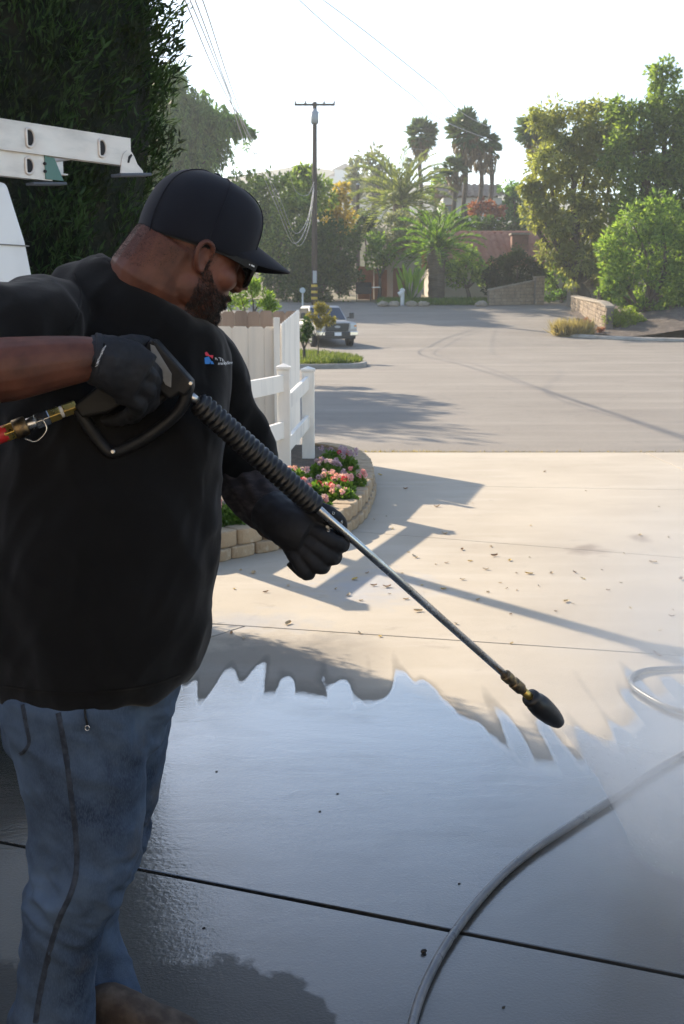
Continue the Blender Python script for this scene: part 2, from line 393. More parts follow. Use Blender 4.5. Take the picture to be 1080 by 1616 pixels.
m_cap = mat('cap_cotton', (.006, .007, .012), .85, spec=.2, sheen=.12, var=((.009, .011, .018), 7, 4, .4, .7), bump=[(700, .35, .0006)])
m_blk = mat('black_plastic', (.006, .006, .0065), .55, spec=.3, rvar=(30, .42, .62), bump=[(300, .12, .0005)])
m_rub = mat('black_rubber', (.008, .008, .009), .42, spec=.5, rvar=(60, .32, .55), bump=[(200, .2, .0006)])
m_greyp = mat('grey_panel', (.22, .215, .20), .5, var=((.15, .145, .135), 40, 4, .4, .7))
m_steel = mat('steel_tube', (.55, .54, .52), .24, metal=1, rvar=(25, .15, .36), var=((.36, .33, .29), 18, 4, .5, .75))
m_brass = mat('brass', (.68, .46, .12), .33, metal=1, rvar=(50, .22, .45), var=((.45, .30, .10), 70, 4, .45, .7))
m_tbrass = mat('tarnished_brass', (.27, .19, .10), .45, metal=1, var=((.09, .075, .06), 90, 4, .4, .65))
m_red = mat('red_hose', (.42, .018, .02), .45, bump=[(150, .2, .001)])
def denim():
    t = NT('blue_denim'); p = t.coords('obj')
    c = t.mix(t.ramp(t.noise(p, 4.5, 5, .6), [(.36, 0), (.66, 1)]), (.013, .022, .044), (.085, .125, .190))
    c = t.mix(t.ramp(t.noise(p, 520, 2, stretch=(1, 1, .25)), [(.4, 0), (.7, .5)]), c, (.075, .105, .15))
    c = t.mix(t.ramp(t.noise(p, 7, 4), [(.6, 0), (.78, .35)]), c, (.10, .085, .055))
    sp = t.new('ShaderNodeSeparateXYZ'); t.lk(p, sp.inputs[0])      # worn, muddy knee
    dz = t.math('DIVIDE', t.math('SUBTRACT', sp.outputs[2], .47), .13); dx = t.math('DIVIDE', t.math('SUBTRACT', sp.outputs[0], .10), .10)
    r = t.math('SQRT', t.math('ADD', t.math('MULTIPLY', dz, dz), t.math('MULTIPLY', dx, dx)))
    f = t.ramp(t.math('ADD', r, t.math('MULTIPLY', t.math('SUBTRACT', t.noise(p, 16, 4), .5), 1.2)), [(.2, .75), (1.0, 0)])
    c = t.mix(f, c, (.105, .082, .045))
    t.lk(c, t.b.inputs['Base Color']); t.b.inputs['Roughness'].default_value = .88; t.b.inputs['Specular IOR Level'].default_value = .2
    b = t.bump(t.noise(p, 600, 2), .3, .0008); t.bump(t.noise(p, 28, 4), .4, .004, b); return t.m
m_denim = denim()
m_seam = mat('denim_seam', (.012, .018, .030), .9, var=((.035, .045, .065), 60, 3, .4, .65), bump=[(400, .4, .001)])
m_boot = mat('worn_suede', (.045, .031, .023), .9, var=((.10, .075, .056), 25, 5, .45, .7), bump=[(120, .4, .002)])
m_sole = mat('boot_sole', (.02, .018, .016), .8)
m_white = mat('white_print', (.75, .76, .78), .6); m_bprint = mat('blue_print', (.02, .17, .50), .6); m_rprint = mat('red_print', (.55, .025, .05), .6); m_gprint = mat('gold_thread', (.45, .28, .06), .6)
m_lens = mat('dark_lens', (.012, .013, .016), .06, spec=.6, coat=.6)

man = empty('person', (-.42, 2.05, 0), 'person in black T-shirt, black cap, glasses and jeans holding the spray lance', 'person')
# head frame: forward, up, towards his right
P_, W_ = radians(23), radians(24)
HF = Vector((cos(P_) * cos(W_), cos(P_) * sin(W_), -sin(P_))); HU = Vector((sin(P_) * cos(W_), sin(P_) * sin(W_), cos(P_))); HS = HF.cross(HU)
HE = at(322, 408, 2.045) - HS * .078
def h(f, u, s): return HE + HF * f + HU * u + HS * s
def hell(mb, f, u, s, rf, ru, rs, n=20, m=12): mb.ell(h(f, u, s), (HF * rf, HS * rs, HU * ru), n, m)
def hring(u, f0, f1, s, n=28, e=2.3, tilt=0.0):
    r = []
    for k in range(n):
        a = 2 * pi * k / n; ca, sa = cos(a), sin(a)
        q = (abs(ca) ** e + abs(sa) ** e) ** (-1 / e)
        f = (f0 + f1) / 2 + (f1 - f0) / 2 * ca * q
        r.append(h(f, u + tilt * f, s * sa * q))
    return r
body = MB()
hell(body, -.008, .06, 0, .103, .094, .078)
body.loft([hring(.06, -.100, .082, .07, e=2.1), hring(.035, -.106, .088, .073, e=2.2), hring(.0, -.104, .088, .074, e=2.2), hring(-.03, -.092, .087, .0735, e=2.2), hring(-.06, -.06, .083, .067, e=2.2), hring(-.085, -.03, .079, .057), hring(-.103, .0, .070, .042), hring(-.112, .02, .055, .026)])
body.tube([h(.078, .034, 0), h(.094, .018, 0), h(.107, -.002, 0), h(.112, -.012, 0)], [.009, .011, .0135, .0145], 12)
for s in (-1, 1):
    hell(body, .099, -.014, s * .012, .011, .0095, .009, 12, 8)
    hell(body, .055, -.012, s * .046, .030, .026, .024, 14, 10)
    hell(body, .082, .042, s * .03, .012, .011, .028, 12, 8)
    hell(body, .0, -.055, s * .055, .040, .035, .022, 14, 10)
hell(body, .088, -.041, 0, .009, .007, .024, 14, 8); hell(body, .086, -.054, 0, .009, .008, .021, 14, 8); hell(body, .072, -.086, 0, .018, .020, .026, 14, 8)
# ears
for s in (-1, 1):
    eo = .072 if s > 0 else .072
    A = lambda f, u, o: h(f * .88, u * .86, s * (eo + o))
    body.ell(A(-.006, .0, .006), (HF * .015, HU * .026, HS * s * .006 + HF * -.003), 16, 8)
    hel = [A(.008, .006, .006), A(.011, .02, .012), A(.004, .031, .017), A(-.010, .033, .020), A(-.020, .024, .022), A(-.023, .008, .021), A(-.018, -.010, .018), A(-.010, -.022, .013), A(-.002, -.028, .010), A(.004, -.024, .007), A(.004, -.016, .006)]
    body.tube(spline(hel, 3), [.0052] * 31, 10)
    body.ell(A(-.002, -.024, .009), (HF * .007, HU * .008, HS * .004), 10, 6)
    body.tube([A(-.004, .020, .010), A(-.013, .010, .012), A(-.011, -.006, .011), A(-.003, -.012, .009)], .004, 8)
    body.ell(A(.006, -.001, .008), (HF * .005, HU * .007, HS * .004), 10, 6)
# neck, shoulder yoke, arms under the clothes
body.tube([h(-.035, .0, 0), h(-.05, -.06, 0), at(236, 480, 2.12), at(222, 540, 2.12)], [(.075, .088), (.074, .092), (.086, .098), (.09, .10)], 20)
body.tube([h(.01, -.06, 0), at(268, 505, 2.10), at(240, 560, 2.10)], [.05, .066, .07], 16)
body.tube([at(70, 545, 2.02), at(190, 570, 2.13), at(322, 600, 2.25)], [.045, .06, .04], 14)
body.tube([at(60, 530, 1.99), at(-40, 550, 1.85), at(-135, 590, 1.77)], [.045, .055, .048], 14)
fa = spline([at(-140, 592, 1.77), at(-60, 590, 1.75), at(20, 582, 1.755), at(95, 571, 1.78), at(150, 566, 1.80), at(190, 575, 1.82)], 4)
body.tube(fa, lerpn([(.048, .048), (.056, .054), (.0545, .052), (.044, .043), (.034, .035), (.026, .03)], 4), 18)
body.tube([at(322, 600, 2.25), at(355, 670, 2.29), at(383, 755, 2.29)], [.04, .04, .036], 14)
body.tube([at(383, 755, 2.29), at(415, 790, 2.23), at(452, 825, 2.15)], [.040, .036, .028], 14)
body_o = remesh(body, 'body', m_skin, man, .0031, 3, .5)
# ---- short hair and beard: fine strands set on the skin
V = vco(body_o) + np.array(org(man)); N = vno(body_o); R = V - np.array(HE)
Lf, Lu, Ls = R @ np.array(HF), R @ np.array(HU), R @ np.array(HS)
def strands(name, mask, count, length, comb, width=.0007):
    idx = np.where(mask)[0]; ii = rng.choice(idx, count); p = V[ii] + rng.normal(0, .0016, (count, 3)) ; nn = N[ii]
    d = nn * .6 + np.array(comb) + rng.normal(0, .35, (count, 3)); d /= np.linalg.norm(d, axis=1)[:, None]
    side = np.cross(d, rng.normal(0, 1, (count, 3))); side /= np.linalg.norm(side, axis=1)[:, None]
    L = length * rng.uniform(.6, 1.25, (count, 1)); p = p - nn * .001
    T = np.stack([p - side * width, p + side * width, p + d * L], 1).reshape(-1, 3)
    return np_obj(name, T, np.arange(count * 3).reshape(-1, 3), m_hair, man)
headm = (Lu > -.125) & (Lf > -.14) & (Lf < .13) & (np.abs(Ls) < .1)
edge_n = np.array([mn.noise(Vector(q) * 60) for q in V]) * .006
cheek = np.interp(Lf, [-.02, .012, .03, .06, .078, .09, .10], [.02, .004, -.026, -.044, -.040, -.028, -.022])
lips = (np.hypot((Lu + .047) / .009, Ls / .022) < 1) & (Lf > .078)
beard = headm & (Lf > .004) & (Lu < cheek + edge_n) & (Lu > -.115 + .2 * np.clip(.05 - Lf, 0, .1)) & ~lips & (np.abs(Ls) < .09)
beard &= ~((Lf < .03) & (np.abs(Ls) > .078))
strands('beard', beard, 17000, .0052, tuple(HF * .35 - HU * .9), .0006)
side = headm & (Lf > .002) & (Lf < .026) & (Lu > -.03) & (Lu < .035) & (np.abs(Ls) > .05)
strands('sideburn', side, 1800, .0032, tuple(-HU), .0004)
nape = headm & (Lf < .012) & (Lu > np.interp(Lf, [-.13, -.1, -.06, -.02, .012], [-.055, -.06, -.045, .012, .012]) + edge_n * 2) & (Lu < .07) & ~((np.abs(Ls) > .077) & (Lf > -.035))
strands('hair', nape, 30000, .0026, tuple(-HU * .8 - HF * .2), .0003)
brow = headm & (Lu > .033) & (Lu < .046) & (Lf > .06) & (np.abs(Ls) > .012) & (np.abs(Ls) < .055)
if brow.sum() > 5: strands('eyebrow', brow, 900, .006, tuple(HS * .6), .0006)
# ---- cap
mb = MB()
ct = .10
CAPR = ((.018, -.108, .100, .083, 2.2), (.020, -.116, .106, .0885, 2.2), (.045, -.120, .1085, .0905, 2.25), (.075, -.119, .1085, .0905, 2.25), (.10, -.114, .106, .087, 2.25), (.122, -.104, .100, .080, 2.25), (.140, -.089, .089, .070, 2.2), (.153, -.070, .073, .055, 2.1), (.1615, -.050, .050, .036, 2), (.165, -.03, .022, .014, 2))
mb.loft([hring(u, a, b, s, 40, e, ct * max(0, 1 - (u - .02) / .1)) for (u, a, b, s, e) in CAPR])
cap = mb.build('cap', m_cap, man, smooth=True)
sb = cap.modifiers.new('s', 'SUBSURF'); sb.levels = 1; sb.render_levels = 2
mb = MB(); mb.ell(h(-.012, .1672, 0), (HF * .0085, HS * .0085, HU * .0045), 14, 8); mb.build('cap_button', m_cap, cap, smooth=True)
for k in range(6):                          # stitched panel seams
    a = 2 * pi * (k + .5) / 6; pts = []
    for (u, f0, f1, s, e) in [(u, f0 - .0004, f1 + .0004, s + .0004, e) for (u, f0, f1, s, e) in CAPR[1:]]:
        ca, sa = cos(a), sin(a); q = (abs(ca) ** e + abs(sa) ** e) ** (-1 / e)
        f = (f0 + f1) / 2 + (f1 - f0) / 2 * ca * q; pts.append(h(f, u + ct * max(0, 1 - (u - .02) / .1) * f, s * sa * q))
    m2 = MB(); m2.tube(spline(pts, 3), .0011, 6); m2.build('panel_seam', m_cap, cap, smooth=True)
mb = MB(); na, nt = 24, 8; top = []; bot = []
for i in range(na + 1):
    a = -1 + 2 * i / na; ph = a * radians(72)
    f0 = -.006 + .1135 * cos(ph); s0 = .0885 * sin(ph)
    out = .084 * sqrt(max(0, 1 - abs(a) ** 2.6))
    rt = []; rb = []
    for j in range(nt + 1):
        t = j / nt; f = f0 + out * t * (1 - .1 * abs(a)); s = s0 * (1 - .10 * t)
        u = .078 - .018 * t - (s / .088) ** 2 * (.046 - .006 * t)
        rt.append(h(f, u, s)); rb.append(h(f, u - .0035, s))
    top.append(rt); bot.append(rb)
vs = [p for r in top for p in r] + [p for r in bot for p in r]; m_ = nt + 1; off = (na + 1) * m_
fs = []
for i in range(na):
    for j in range(nt):
        q = (i * m_ + j, (i + 1) * m_ + j, (i + 1) * m_ + j + 1, i * m_ + j + 1); fs.append(q); fs.append(tuple(off + x for x in q[::-1]))
    fs.append((i * m_ + nt, (i + 1) * m_ + nt, off + (i + 1) * m_ + nt, off + i * m_ + nt)); fs.append((i * m_, off + i * m_, off + (i + 1) * m_, (i + 1) * m_))
mb.add(vs, fs); mb.build('brim', m_cap, cap, smooth=True, bevel=.001)
# ---- glasses
gl = MB()
for s in (-1, 1):
    fw = [h(.112 - .010 * abs(y_) / .06, .014 + z_, s * y_) for (y_, z_) in ((.009, .012), (.012, -.012), (.022, -.021), (.045, -.021), (.060, -.010), (.064, .012), (.058, .018), (.02, .017))]
    gl.tube(spline(fw + [fw[0]], 3), .0034, 8)
    gl.beam(h(.104, .027, s * .066), h(.01, .028, s * .0815), .0045, .013, HU); gl.beam(h(.012, .030, s * .0815), h(-.022, .014, s * .081), .005, .011, HU)
gl.beam(h(.113, .022, -.012), h(.113, .022, .012), .004, .006)
glo = gl.build('glasses', m_blk, man, bevel=.0012)
for s in (-1, 1):
    m2 = MB(); m2.prism([h(.1115 - .010 * abs(y_) / .06, .014 + z_, s * y_) for (y_, z_) in ((.010, .012), (.013, -.011), (.022, -.019), (.045, -.019), (.059, -.009), (.062, .012), (.057, .016), (.02, .015))], HF * .0012); m2.build('lens', m_lens, glo)
m2 = MB(); m2.beam(h(.098, .028, .0705), h(.091, .028, .0715), .0006, .0028, HU); m2.beam(h(.0885, .0275, .0718), h(.0865, .0275, .0722), .0006, .0022, HU); m2.build('temple_mark', m_white, glo)
# ---- T-shirt
def ring2(L, R, Yc, b, n=36, e=2.25, bow=0.0):
    A0, A1 = at(L[0], L[1], Yc), at(R[0], R[1], Yc); C = (A0 + A1) / 2; A = (A1 - A0) / 2; out = []
    for k in range(n):
        a = 2 * pi * k / n; ca, sa = cos(a), sin(a); q = (abs(ca) ** e + abs(sa) ** e) ** (-1 / e)
        out.append(C + A * (ca * q) + Vector((.15 * b * sa * q * -1, b * sa * q, -bow * abs(sa))))
    return out
sh = MB()
sh.loft([ring2((-6, 1084), (297, 1062), 2.07, .180, bow=.006), ring2((-12, 1050), (310, 1032), 2.07, .19), ring2((-24, 1000), (324, 995), 2.07, .203), ring2((-32, 900), (334, 900), 2.07, .212), ring2((-36, 800), (343, 805), 2.08, .212), ring2((-34, 720), (347, 725), 2.09, .202), ring2((-24, 640), (352, 650), 2.11, .187),
         ring2((-8, 570), (357, 605), 2.13, .172), ring2((14, 500), (360, 562), 2.14, .158), ring2((58, 452), (350, 531), 2.14, .14), ring2((108, 424), (330, 515), 2.135, .118), ring2((146, 410), (312, 511), 2.13, .10), ring2((158, 408), (304, 512), 2.13, .088)])
sh.ell(at(62, 512, 1.985), (Vector((.085, 0, .0)), Vector((0, .085, 0)), Vector((0, 0, .088))), 18, 12)
sh.tube([at(70, 515, 1.975), at(0, 528, 1.87), at(-75, 556, 1.80)], [.084, .084, .083], 18)
sh.ell(at(325, 566, 2.24), (Vector((.062, 0, 0)), Vector((0, .075, 0)), Vector((0, 0, .07))), 18, 12)
sh.tube(spline([at(326, 570, 2.24), at(350, 640, 2.28), at(379, 710, 2.30), at(399, 752, 2.285)], 4), lerpn([.062, .068, .067, .062], 4), 20)
def folds(o, fn):
    W = vco(o) + np.array(org(o.parent)); Nn = vno(o)
    d = np.array([fn(W[i]) for i in range(len(W))]); setco(o, W + Nn * d[:, None] - np.array(org(o.parent)))
shirt = remesh(sh, 't_shirt', m_shirt, man, .0085, 14, .5)
def f_shirt(p):
    x, y, z = p
    a = mn.noise(Vector((x * 9 + z * 5, y * 9, z * 3.2 - x * 3))) ; b = mn.noise(Vector((x * 22 - z * 9, y * 18, z * 7 + 4)))
    low = np.interp(z, [.7, .82, .95], [.3, 1, .8])
    v = .011 * max(-.6, 1 - abs(a) * 2.6) * low + .005 * (1 - 2 * abs(b)) + .006 * (1 - 2 * abs(mn.noise(Vector((x * 5 + z * 9, y * 6, z * 6 - x * 8 + 3)))))
    v *= float(np.interp(z, [.72, .80], [.25, 1]))
    if x > -.26 and z > 1.1: v += .004 * sin((x * 60 - z * 26) + 2 * a)       # strain lines to the armpit and sleeve
    return v * .8
folds(shirt, f_shirt)
ss = shirt.modifiers.new('s', 'SUBSURF'); ss.levels = 0; ss.render_levels = 1
cr = ring2((157, 405), (306, 510), 2.13, .094, n=40, e=2.1)
m2 = MB(); m2.tube(cr + [cr[0], cr[1]], [(.006, .011)] * 42, 10, caps=False); m2.build('collar', m_shirt, shirt, smooth=True)
def bvh_of(o):
    b = bmesh.new(); b.from_mesh(o.data); o_ = org(o)
    b.transform(Matrix.Translation(o_)); t = BVHTree.FromBMesh(b); b.free(); return t
def hit(tree, px, py, off=.002):
    d = pdir(px, py).normalized(); r = tree.ray_cast(Vector((0, 0, HC)), d)
    return (r[0] + r[1] * off if r[0] is not None else at(px, py, 2.0)), (r[1] if r[0] is not None else Vector((0, -1, 0)))
T_sh = bvh_of(shirt)
def patch(outline, tree, name, m, parent, off=.0025):
    cx = sum(p[0] for p in outline) / len(outline); cy_ = sum(p[1] for p in outline) / len(outline)
    vs = [hit(tree, *p, off)[0] for p in outline] + [hit(tree, cx, cy_, off)[0]]; n = len(outline)
    return np_obj(name, [tuple(v) for v in vs], [(k, (k + 1) % n, n) for k in range(n)], m, parent)
def ribbon(pxs, w, tree, name, m, parent, off=.0025, n=5):
    pts = spline([Vector((a, b, 0)) for a, b in pxs], n); vs = []; fs = []
    for i, p in enumerate(pts):
        d = (pts[min(i + 1, len(pts) - 1)] - pts[max(i - 1, 0)]).normalized(); sd = Vector((-d.y, d.x, 0)) * w
        for k, (q, o_) in enumerate(((-1, -.001), (-.6, off), (0, off * .35), (.6, off), (1, -.001))): vs.append(tuple(hit(tree, p.x + sd.x * q, p.y + sd.y * q, o_)[0]))
        if i: fs += [((i - 1) * 5 + k, (i - 1) * 5 + k + 1, i * 5 + k + 1, i * 5 + k) for k in range(4)]
    return np_obj(name, vs, fs, m, parent, smooth=True)
ribbon([(6, 1082), (60, 1090), (120, 1093), (180, 1089), (240, 1080), (285, 1064)], 2.2, T_sh, 'hem_stitching', m_shirt, shirt)
ribbon([(118, 432), (128, 462), (122, 500), (108, 522)], 2.0, T_sh, 'sleeve_seam', m_shirt, shirt)
emb = patch([(322, 565), (329, 563), (332, 569), (330, 575), (322, 575)], T_sh, 'emblem', m_bprint, shirt)
patch([(322, 557), (325, 555), (330, 561), (336, 561), (335, 567), (332, 564), (327, 562), (324, 562)], T_sh, 'emblem_star', m_rprint, shirt)
patch([(331, 569), (335, 571), (337, 575), (332, 575)], T_sh, 'emblem_wave', m_bprint, shirt)
def lettering(text, px, py, size_px, ang, tree, name, m, parent, off=.002, gap=1.0):
    cu = bpy.data.curves.new('tmp_text', 'FONT'); cu.body = text; cu.size = 1; cu.space_character = gap
    to = bpy.data.objects.new('tmp_text', cu); COL.objects.link(to); bpy.context.view_layer.update()
    me = bpy.data.meshes.new_from_object(to.evaluated_get(bpy.context.evaluated_depsgraph_get())); bpy.data.objects.remove(to)
    vs = []
    for v in me.vertices:
        x, y = v.co.x * size_px, v.co.y * size_px; c, s = cos(ang), sin(ang)
        vs.append(tuple(hit(tree, px + x * c - y * s * -1 * -1, py - (y * c) + x * s, off)[0]))
    return np_obj(name, vs, [tuple(p.vertices) for p in me.polygons], m, parent)
lettering('n Th', 339, 568, 8, radians(14), T_sh, 'lettering', m_white, shirt)
lettering('munityServ', 343, 576, 7, radians(-4), T_sh, 'lettering', m_white, shirt, gap=.72)
# ---- forearm sleeve (far arm)
fs_ = MB(); fs_.tube(spline([at(383, 745, 2.295), at(396, 772, 2.27), at(425, 803, 2.20), at(452, 828, 2.14)], 4), lerpn([.060, .0635, .055, .045], 4), 20)
fso = remesh(fs_, 'arm_sleeve', m_sleeve, man, .006, 5)
folds(fso, lambda p: .003 * mn.noise(Vector((p[0] * 30, p[1] * 30, p[2] * 55))) + .002 * sin(p[0] * 160 + p[2] * 120))
# ---- gloves
gv = MB()                                    # right hand, closed on the trigger grip
gv.tube(spline([at(140, 568, 1.80), at(168, 572, 1.81), at(200, 585, 1.825), at(228, 600, 1.83)], 4), lerpn([(.041, .0405), (.040, .047), (.030, .052), (.022, .046)], 4), 20)
for (kx, ky, ex, ey) in ((219, 566, 256, 602), (230, 588, 242, 640), (228, 610, 218, 656), (214, 632, 192, 662)):
    k0 = at(kx - 30, ky - 8, 1.825); k1 = at(kx + 4, ky + 3, 1.835); k2 = at((kx * .6 + ex * .4) + 6, ky + 18, 1.875); k3 = at(ex - 4, ey, 1.905); k4 = at(ex - 30, ey + 2, 1.925)
    gv.tube(spline([k0, k1, k2, k3, k4], 3), lerpn([.0135, .0155, .0148, .0135, .0115], 3), 12)
gv.tube(spline([at(178, 552, 1.85), at(205, 543, 1.88), at(232, 545, 1.91), at(252, 560, 1.925)], 3), lerpn([.019, .018, .016, .013], 3), 12)
gr = remesh(gv, 'glove', m_glove, man, .0036, 4); gr['label'] = 'black work glove gripping the trigger handle'
folds(gr, lambda p: .0016 * mn.noise(Vector((p[0] * 50, p[1] * 50, p[2] * 50))) + .0012 * mn.noise(Vector((p[0] * 120, p[1] * 90, p[2] * 120))))
T_gr = bvh_of(gr)
m2 = MB(); cc = at(150, 566, 1.803); ca_ = (at(175, 571, 1.812) - cc).normalized(); m2.lathe(cc - ca_ * .006, ca_, [(0, .039), (.001, .0425), (.010, .0428), (.012, .0405)], 28); m2.build('cuff', m_glove, gr, smooth=True)
patch([(159, 543), (166, 544), (158, 562), (150, 580), (145, 577), (153, 560)], T_gr, 'cuff_label', m_shirt, gr, .0035)
lettering('FIRM GRIP', 149, 578, 7.2, radians(-65), T_gr, 'lettering', m_white, gr, .005)
gv = MB()                                    # left hand, closed on the lance
gv.tube(spline([at(428, 806, 2.165), at(448, 822, 2.13), at(468, 838, 2.10), at(488, 850, 2.085)], 4), lerpn([(.050, .045), (.050, .046), (.046, .046), (.034, .04)], 4), 20)
for (ax_, ay_, bx_, by_, r_) in ((480, 828, 536, 860, .0168), (471, 843, 524, 880, .0168), (463, 855, 506, 895, .0162), (456, 864, 484, 905, .0150)):
    gv.tube(spline([at(ax_, ay_, 2.10), at((ax_ + bx_) / 2, (ay_ + by_) / 2, 2.075), at(bx_, by_, 2.085), at(bx_ + 4, by_ - 6, 2.12), at(bx_ - 12, by_ - 20, 2.15)], 3), lerpn([r_ * .95, r_, r_, r_ * .9, r_ * .75], 3), 12)
gv.tube(spline([at(468, 806, 2.13), at(492, 806, 2.10), at(515, 812, 2.085), at(534, 824, 2.10), at(538, 838, 2.12)], 3), lerpn([.024, .022, .020, .0175, .014], 3), 12)
gv.prism([at(452, 893, 2.11), at(472, 870, 2.09), at(492, 892, 2.09), at(474, 914, 2.10)], Vector((0, .02, 0)))
gL = remesh(gv, 'glove', m_glove, man, .003, 2); gL['label'] = 'black work glove closed round the steel lance'
folds(gL, lambda p: .0012 * mn.noise(Vector((p[0] * 60, p[1] * 60, p[2] * 60))))
for (x_, y_) in ((531, 808), (544, 822), (523, 836)):
    p_, nrm = hit(bvh_of(gL), x_ - 5, y_ + 2, .001); m2 = MB()
    a_, b_, _ = frame_from(nrm); m2.tube([p_ + a_ * (.0026 * cos(q)) + b_ * (.0026 * sin(q)) for q in np.linspace(0, 2 * pi, 11)], .0008, 6, caps=False); m2.build('eyelet', m_steel, gL, smooth=True)
# ---- jeans
def leg(rows, b, n=28):
    return [ring2((xl, y), (xr, y), Yc, bb, n, 2.15) for (y, xl, xr, Yc, bb) in rows]
jn = MB()
jn.loft([ring2((4, 1050), (285, 1050), 2.07, .155), ring2((2, 1110), (272, 1105), 2.07, .16), ring2((12, 1165), (255, 1160), 2.07, .15), ring2((40, 1200), (225, 1195), 2.07, .11)])
jn.loft(leg([(1085, 8, 232, 1.99, .105), (1180, 20, 229, 1.985, .108), (1250, 40, 227, 1.98, .104), (1310, 50, 223, 1.975, .100), (1360, 52, 212, 1.965, .095), (1400, 49, 192, 1.955, .088), (1450, 42, 160, 1.95, .08), (1510, 34, 150, 1.95, .076), (1570, 26, 144, 1.95, .076), (1630, 20, 140, 1.95, .08), (1668, 16, 142, 1.95, .085)], 0))
jn.loft(leg([(1085, 120, 272, 2.15, .105), (1180, 128, 262, 2.16, .10), (1250, 126, 244, 2.165, .097), (1330, 116, 220, 2.17, .09), (1400, 108, 190, 2.17, .08), (1450, 104, 183, 2.165, .07), (1490, 106, 189, 2.155, .066), (1530, 112, 202, 2.13, .066), (1570, 124, 216, 2.10, .068), (1608, 132, 222, 2.065, .068)], 0))
jeans = remesh(jn, 'jeans', m_denim, man, .0075, 5)
def f_jean(p):
    x, y, z = p
    a = mn.noise(Vector((x * 10, y * 10, z * 12 + x * 6))); b = mn.noise(Vector((x * 24, y * 20, z * 30 + x * 14)))
    k = exp(-((z - .40) / .10) ** 2) + .7 * exp(-((z - .08) / .08) ** 2) + .45 * exp(-((z - .75) / .08) ** 2)
    return .0095 * (1 - 2 * abs(a)) * (.5 + k) + .006 * (1 - 2 * abs(b)) * (.3 + k)
folds(jeans, f_jean)
ss = jeans.modifiers.new('s', 'SUBSURF'); ss.levels = 0; ss.render_levels = 1
T_j = bvh_of(jeans)
ribbon([(92, 1125), (104, 1190), (113, 1260), (120, 1320), (121, 1370), (112, 1410), (92, 1455), (76, 1510), (63, 1570), (56, 1614)], 5.0, T_j, 'side_seam', m_seam, jeans)
ribbon([(36, 1112), (43, 1150), (46, 1172), (38, 1186), (32, 1190)], 3.2, T_j, 'pocket_seam', m_seam, jeans)
m2 = MB(); lp = [hit(T_j, 135, 1108, .004)[0], hit(T_j, 136, 1128, .006)[0], hit(T_j, 139, 1141, .007)[0]]; m2.tube(lp, .0022, 8); m2.build('key_cord', m_blk, jeans, smooth=True)
m2 = MB(); q = lp[-1]; m2.tube([q + Vector((.004 * cos(a), -.001, -.005 + .005 * sin(a))) for a in np.linspace(0, 2 * pi, 13)], .0011, 6, caps=False); m2.build('key_ring', m_steel, jeans, smooth=True)
# ---- boots
def boot(heel, toe, name_lbl):
    h0 = Vector(heel); t0 = Vector(toe); d = (t0 - h0); L = d.length; d.normalize(); sd = Vector((-d.y, d.x, 0))
    def rg(t, w, z0, z1, n=18):
        c = h0 + d * (t * L); r = []
        for k in range(n):
            a = 2 * pi * k / n; ca, sa = cos(a), sin(a); q = (abs(ca) ** 2.8 + abs(sa) ** 2.8) ** (-1 / 2.8)
            r.append(c + sd * (w * ca * q) + Vector((0, 0, (z0 + z1) / 2 + (z1 - z0) / 2 * sa * q)))
        return r
    b = MB(); b.loft([rg(-.02, .024, .03, .08), rg(.03, .036, .022, .11), rg(.2, .039, .022, .12), rg(.38, .040, .022, .108), rg(.55, .042, .022, .090), rg(.75, .045, .022, .076), rg(.9, .040, .022, .064), rg(.98, .026, .025, .052)])
    o = remesh(b, 'boot', m_boot, man, .005, 4); o['label'] = name_lbl
    folds(o, lambda p: .002 * mn.noise(Vector((p[0] * 40, p[1] * 40, p[2] * 40))))
    s = MB(); ol = []
    for t, w in ((-.03, .02), (.0, .034), (.2, .040), (.4, .038), (.6, .046), (.78, .051), (.92, .044), (1.0, .024)): ol.append((t, w))
    s.prism([h0 + d * (t * L) + sd * w + Vector((0, 0, .001)) for t, w in ol] + [h0 + d * (t * L) - sd * w + Vector((0, 0, .001)) for t, w in ol[::-1]], Vector((0, 0, .026))); s.build('sole', m_sole, o, bevel=.003)
fb = at(185, 1630, 2.04); ft = at(318, 1630, 2.01); boot((fb.x - .06, 2.06, 0), (ft.x, 1.985, 0), 'worn brown suede boot of the far foot')
nb = at(80, 1640, 1.95); boot((nb.x - .08, 1.95, 0), (nb.x + .18, 1.86, 0), 'worn brown suede boot of the near foot')

# ================================================================== pressure washer gun with lance
gun = empty('pressure_washer_gun', at(240, 600, 1.90), 'black pressure washer gun with ribbed grip, long steel lance and black nozzle', 'spray gun')
GY = 1.905
def gp(px, py, dy=0.0): return at(px, py, GY + dy)
g = MB(); g.prism([gp(x, y, -.02) for x, y in ((228, 548), (238, 534), (246, 537), (303, 601), (304, 612), (292, 626), (283, 622), (268, 632), (243, 612), (170, 652), (128, 660), (116, 640), (150, 612), (205, 585))], Vector((0, .04, 0)))
gb = g.build('housing', m_blk, gun, bevel=.006, seg=3)
g = MB(); g.prism([gp(x, y, -.0225) for x, y in ((237, 543), (244, 546), (271, 590), (270, 612), (261, 607), (240, 568))], Vector((0, .003, 0))); g.build('side_panel', m_greyp, gun, bevel=.001)
g = MB(); gpts = spline([gp(298, 606), gp(288, 640), (gp(262, 668)), gp(225, 694), gp(188, 712), gp(174, 713), gp(160, 700), gp(140, 672), gp(124, 645)], 5)
g.tube(gpts, [(.0135, .0115)] * len(gpts), 10); g.build('trigger_guard', m_blk, gun, smooth=True)
g = MB(); g.tube(spline([gp(262, 622), gp(240, 640), gp(214, 655), gp(188, 668)], 4), .008, 10); g.build('trigger', m_blk, gun, smooth=True)
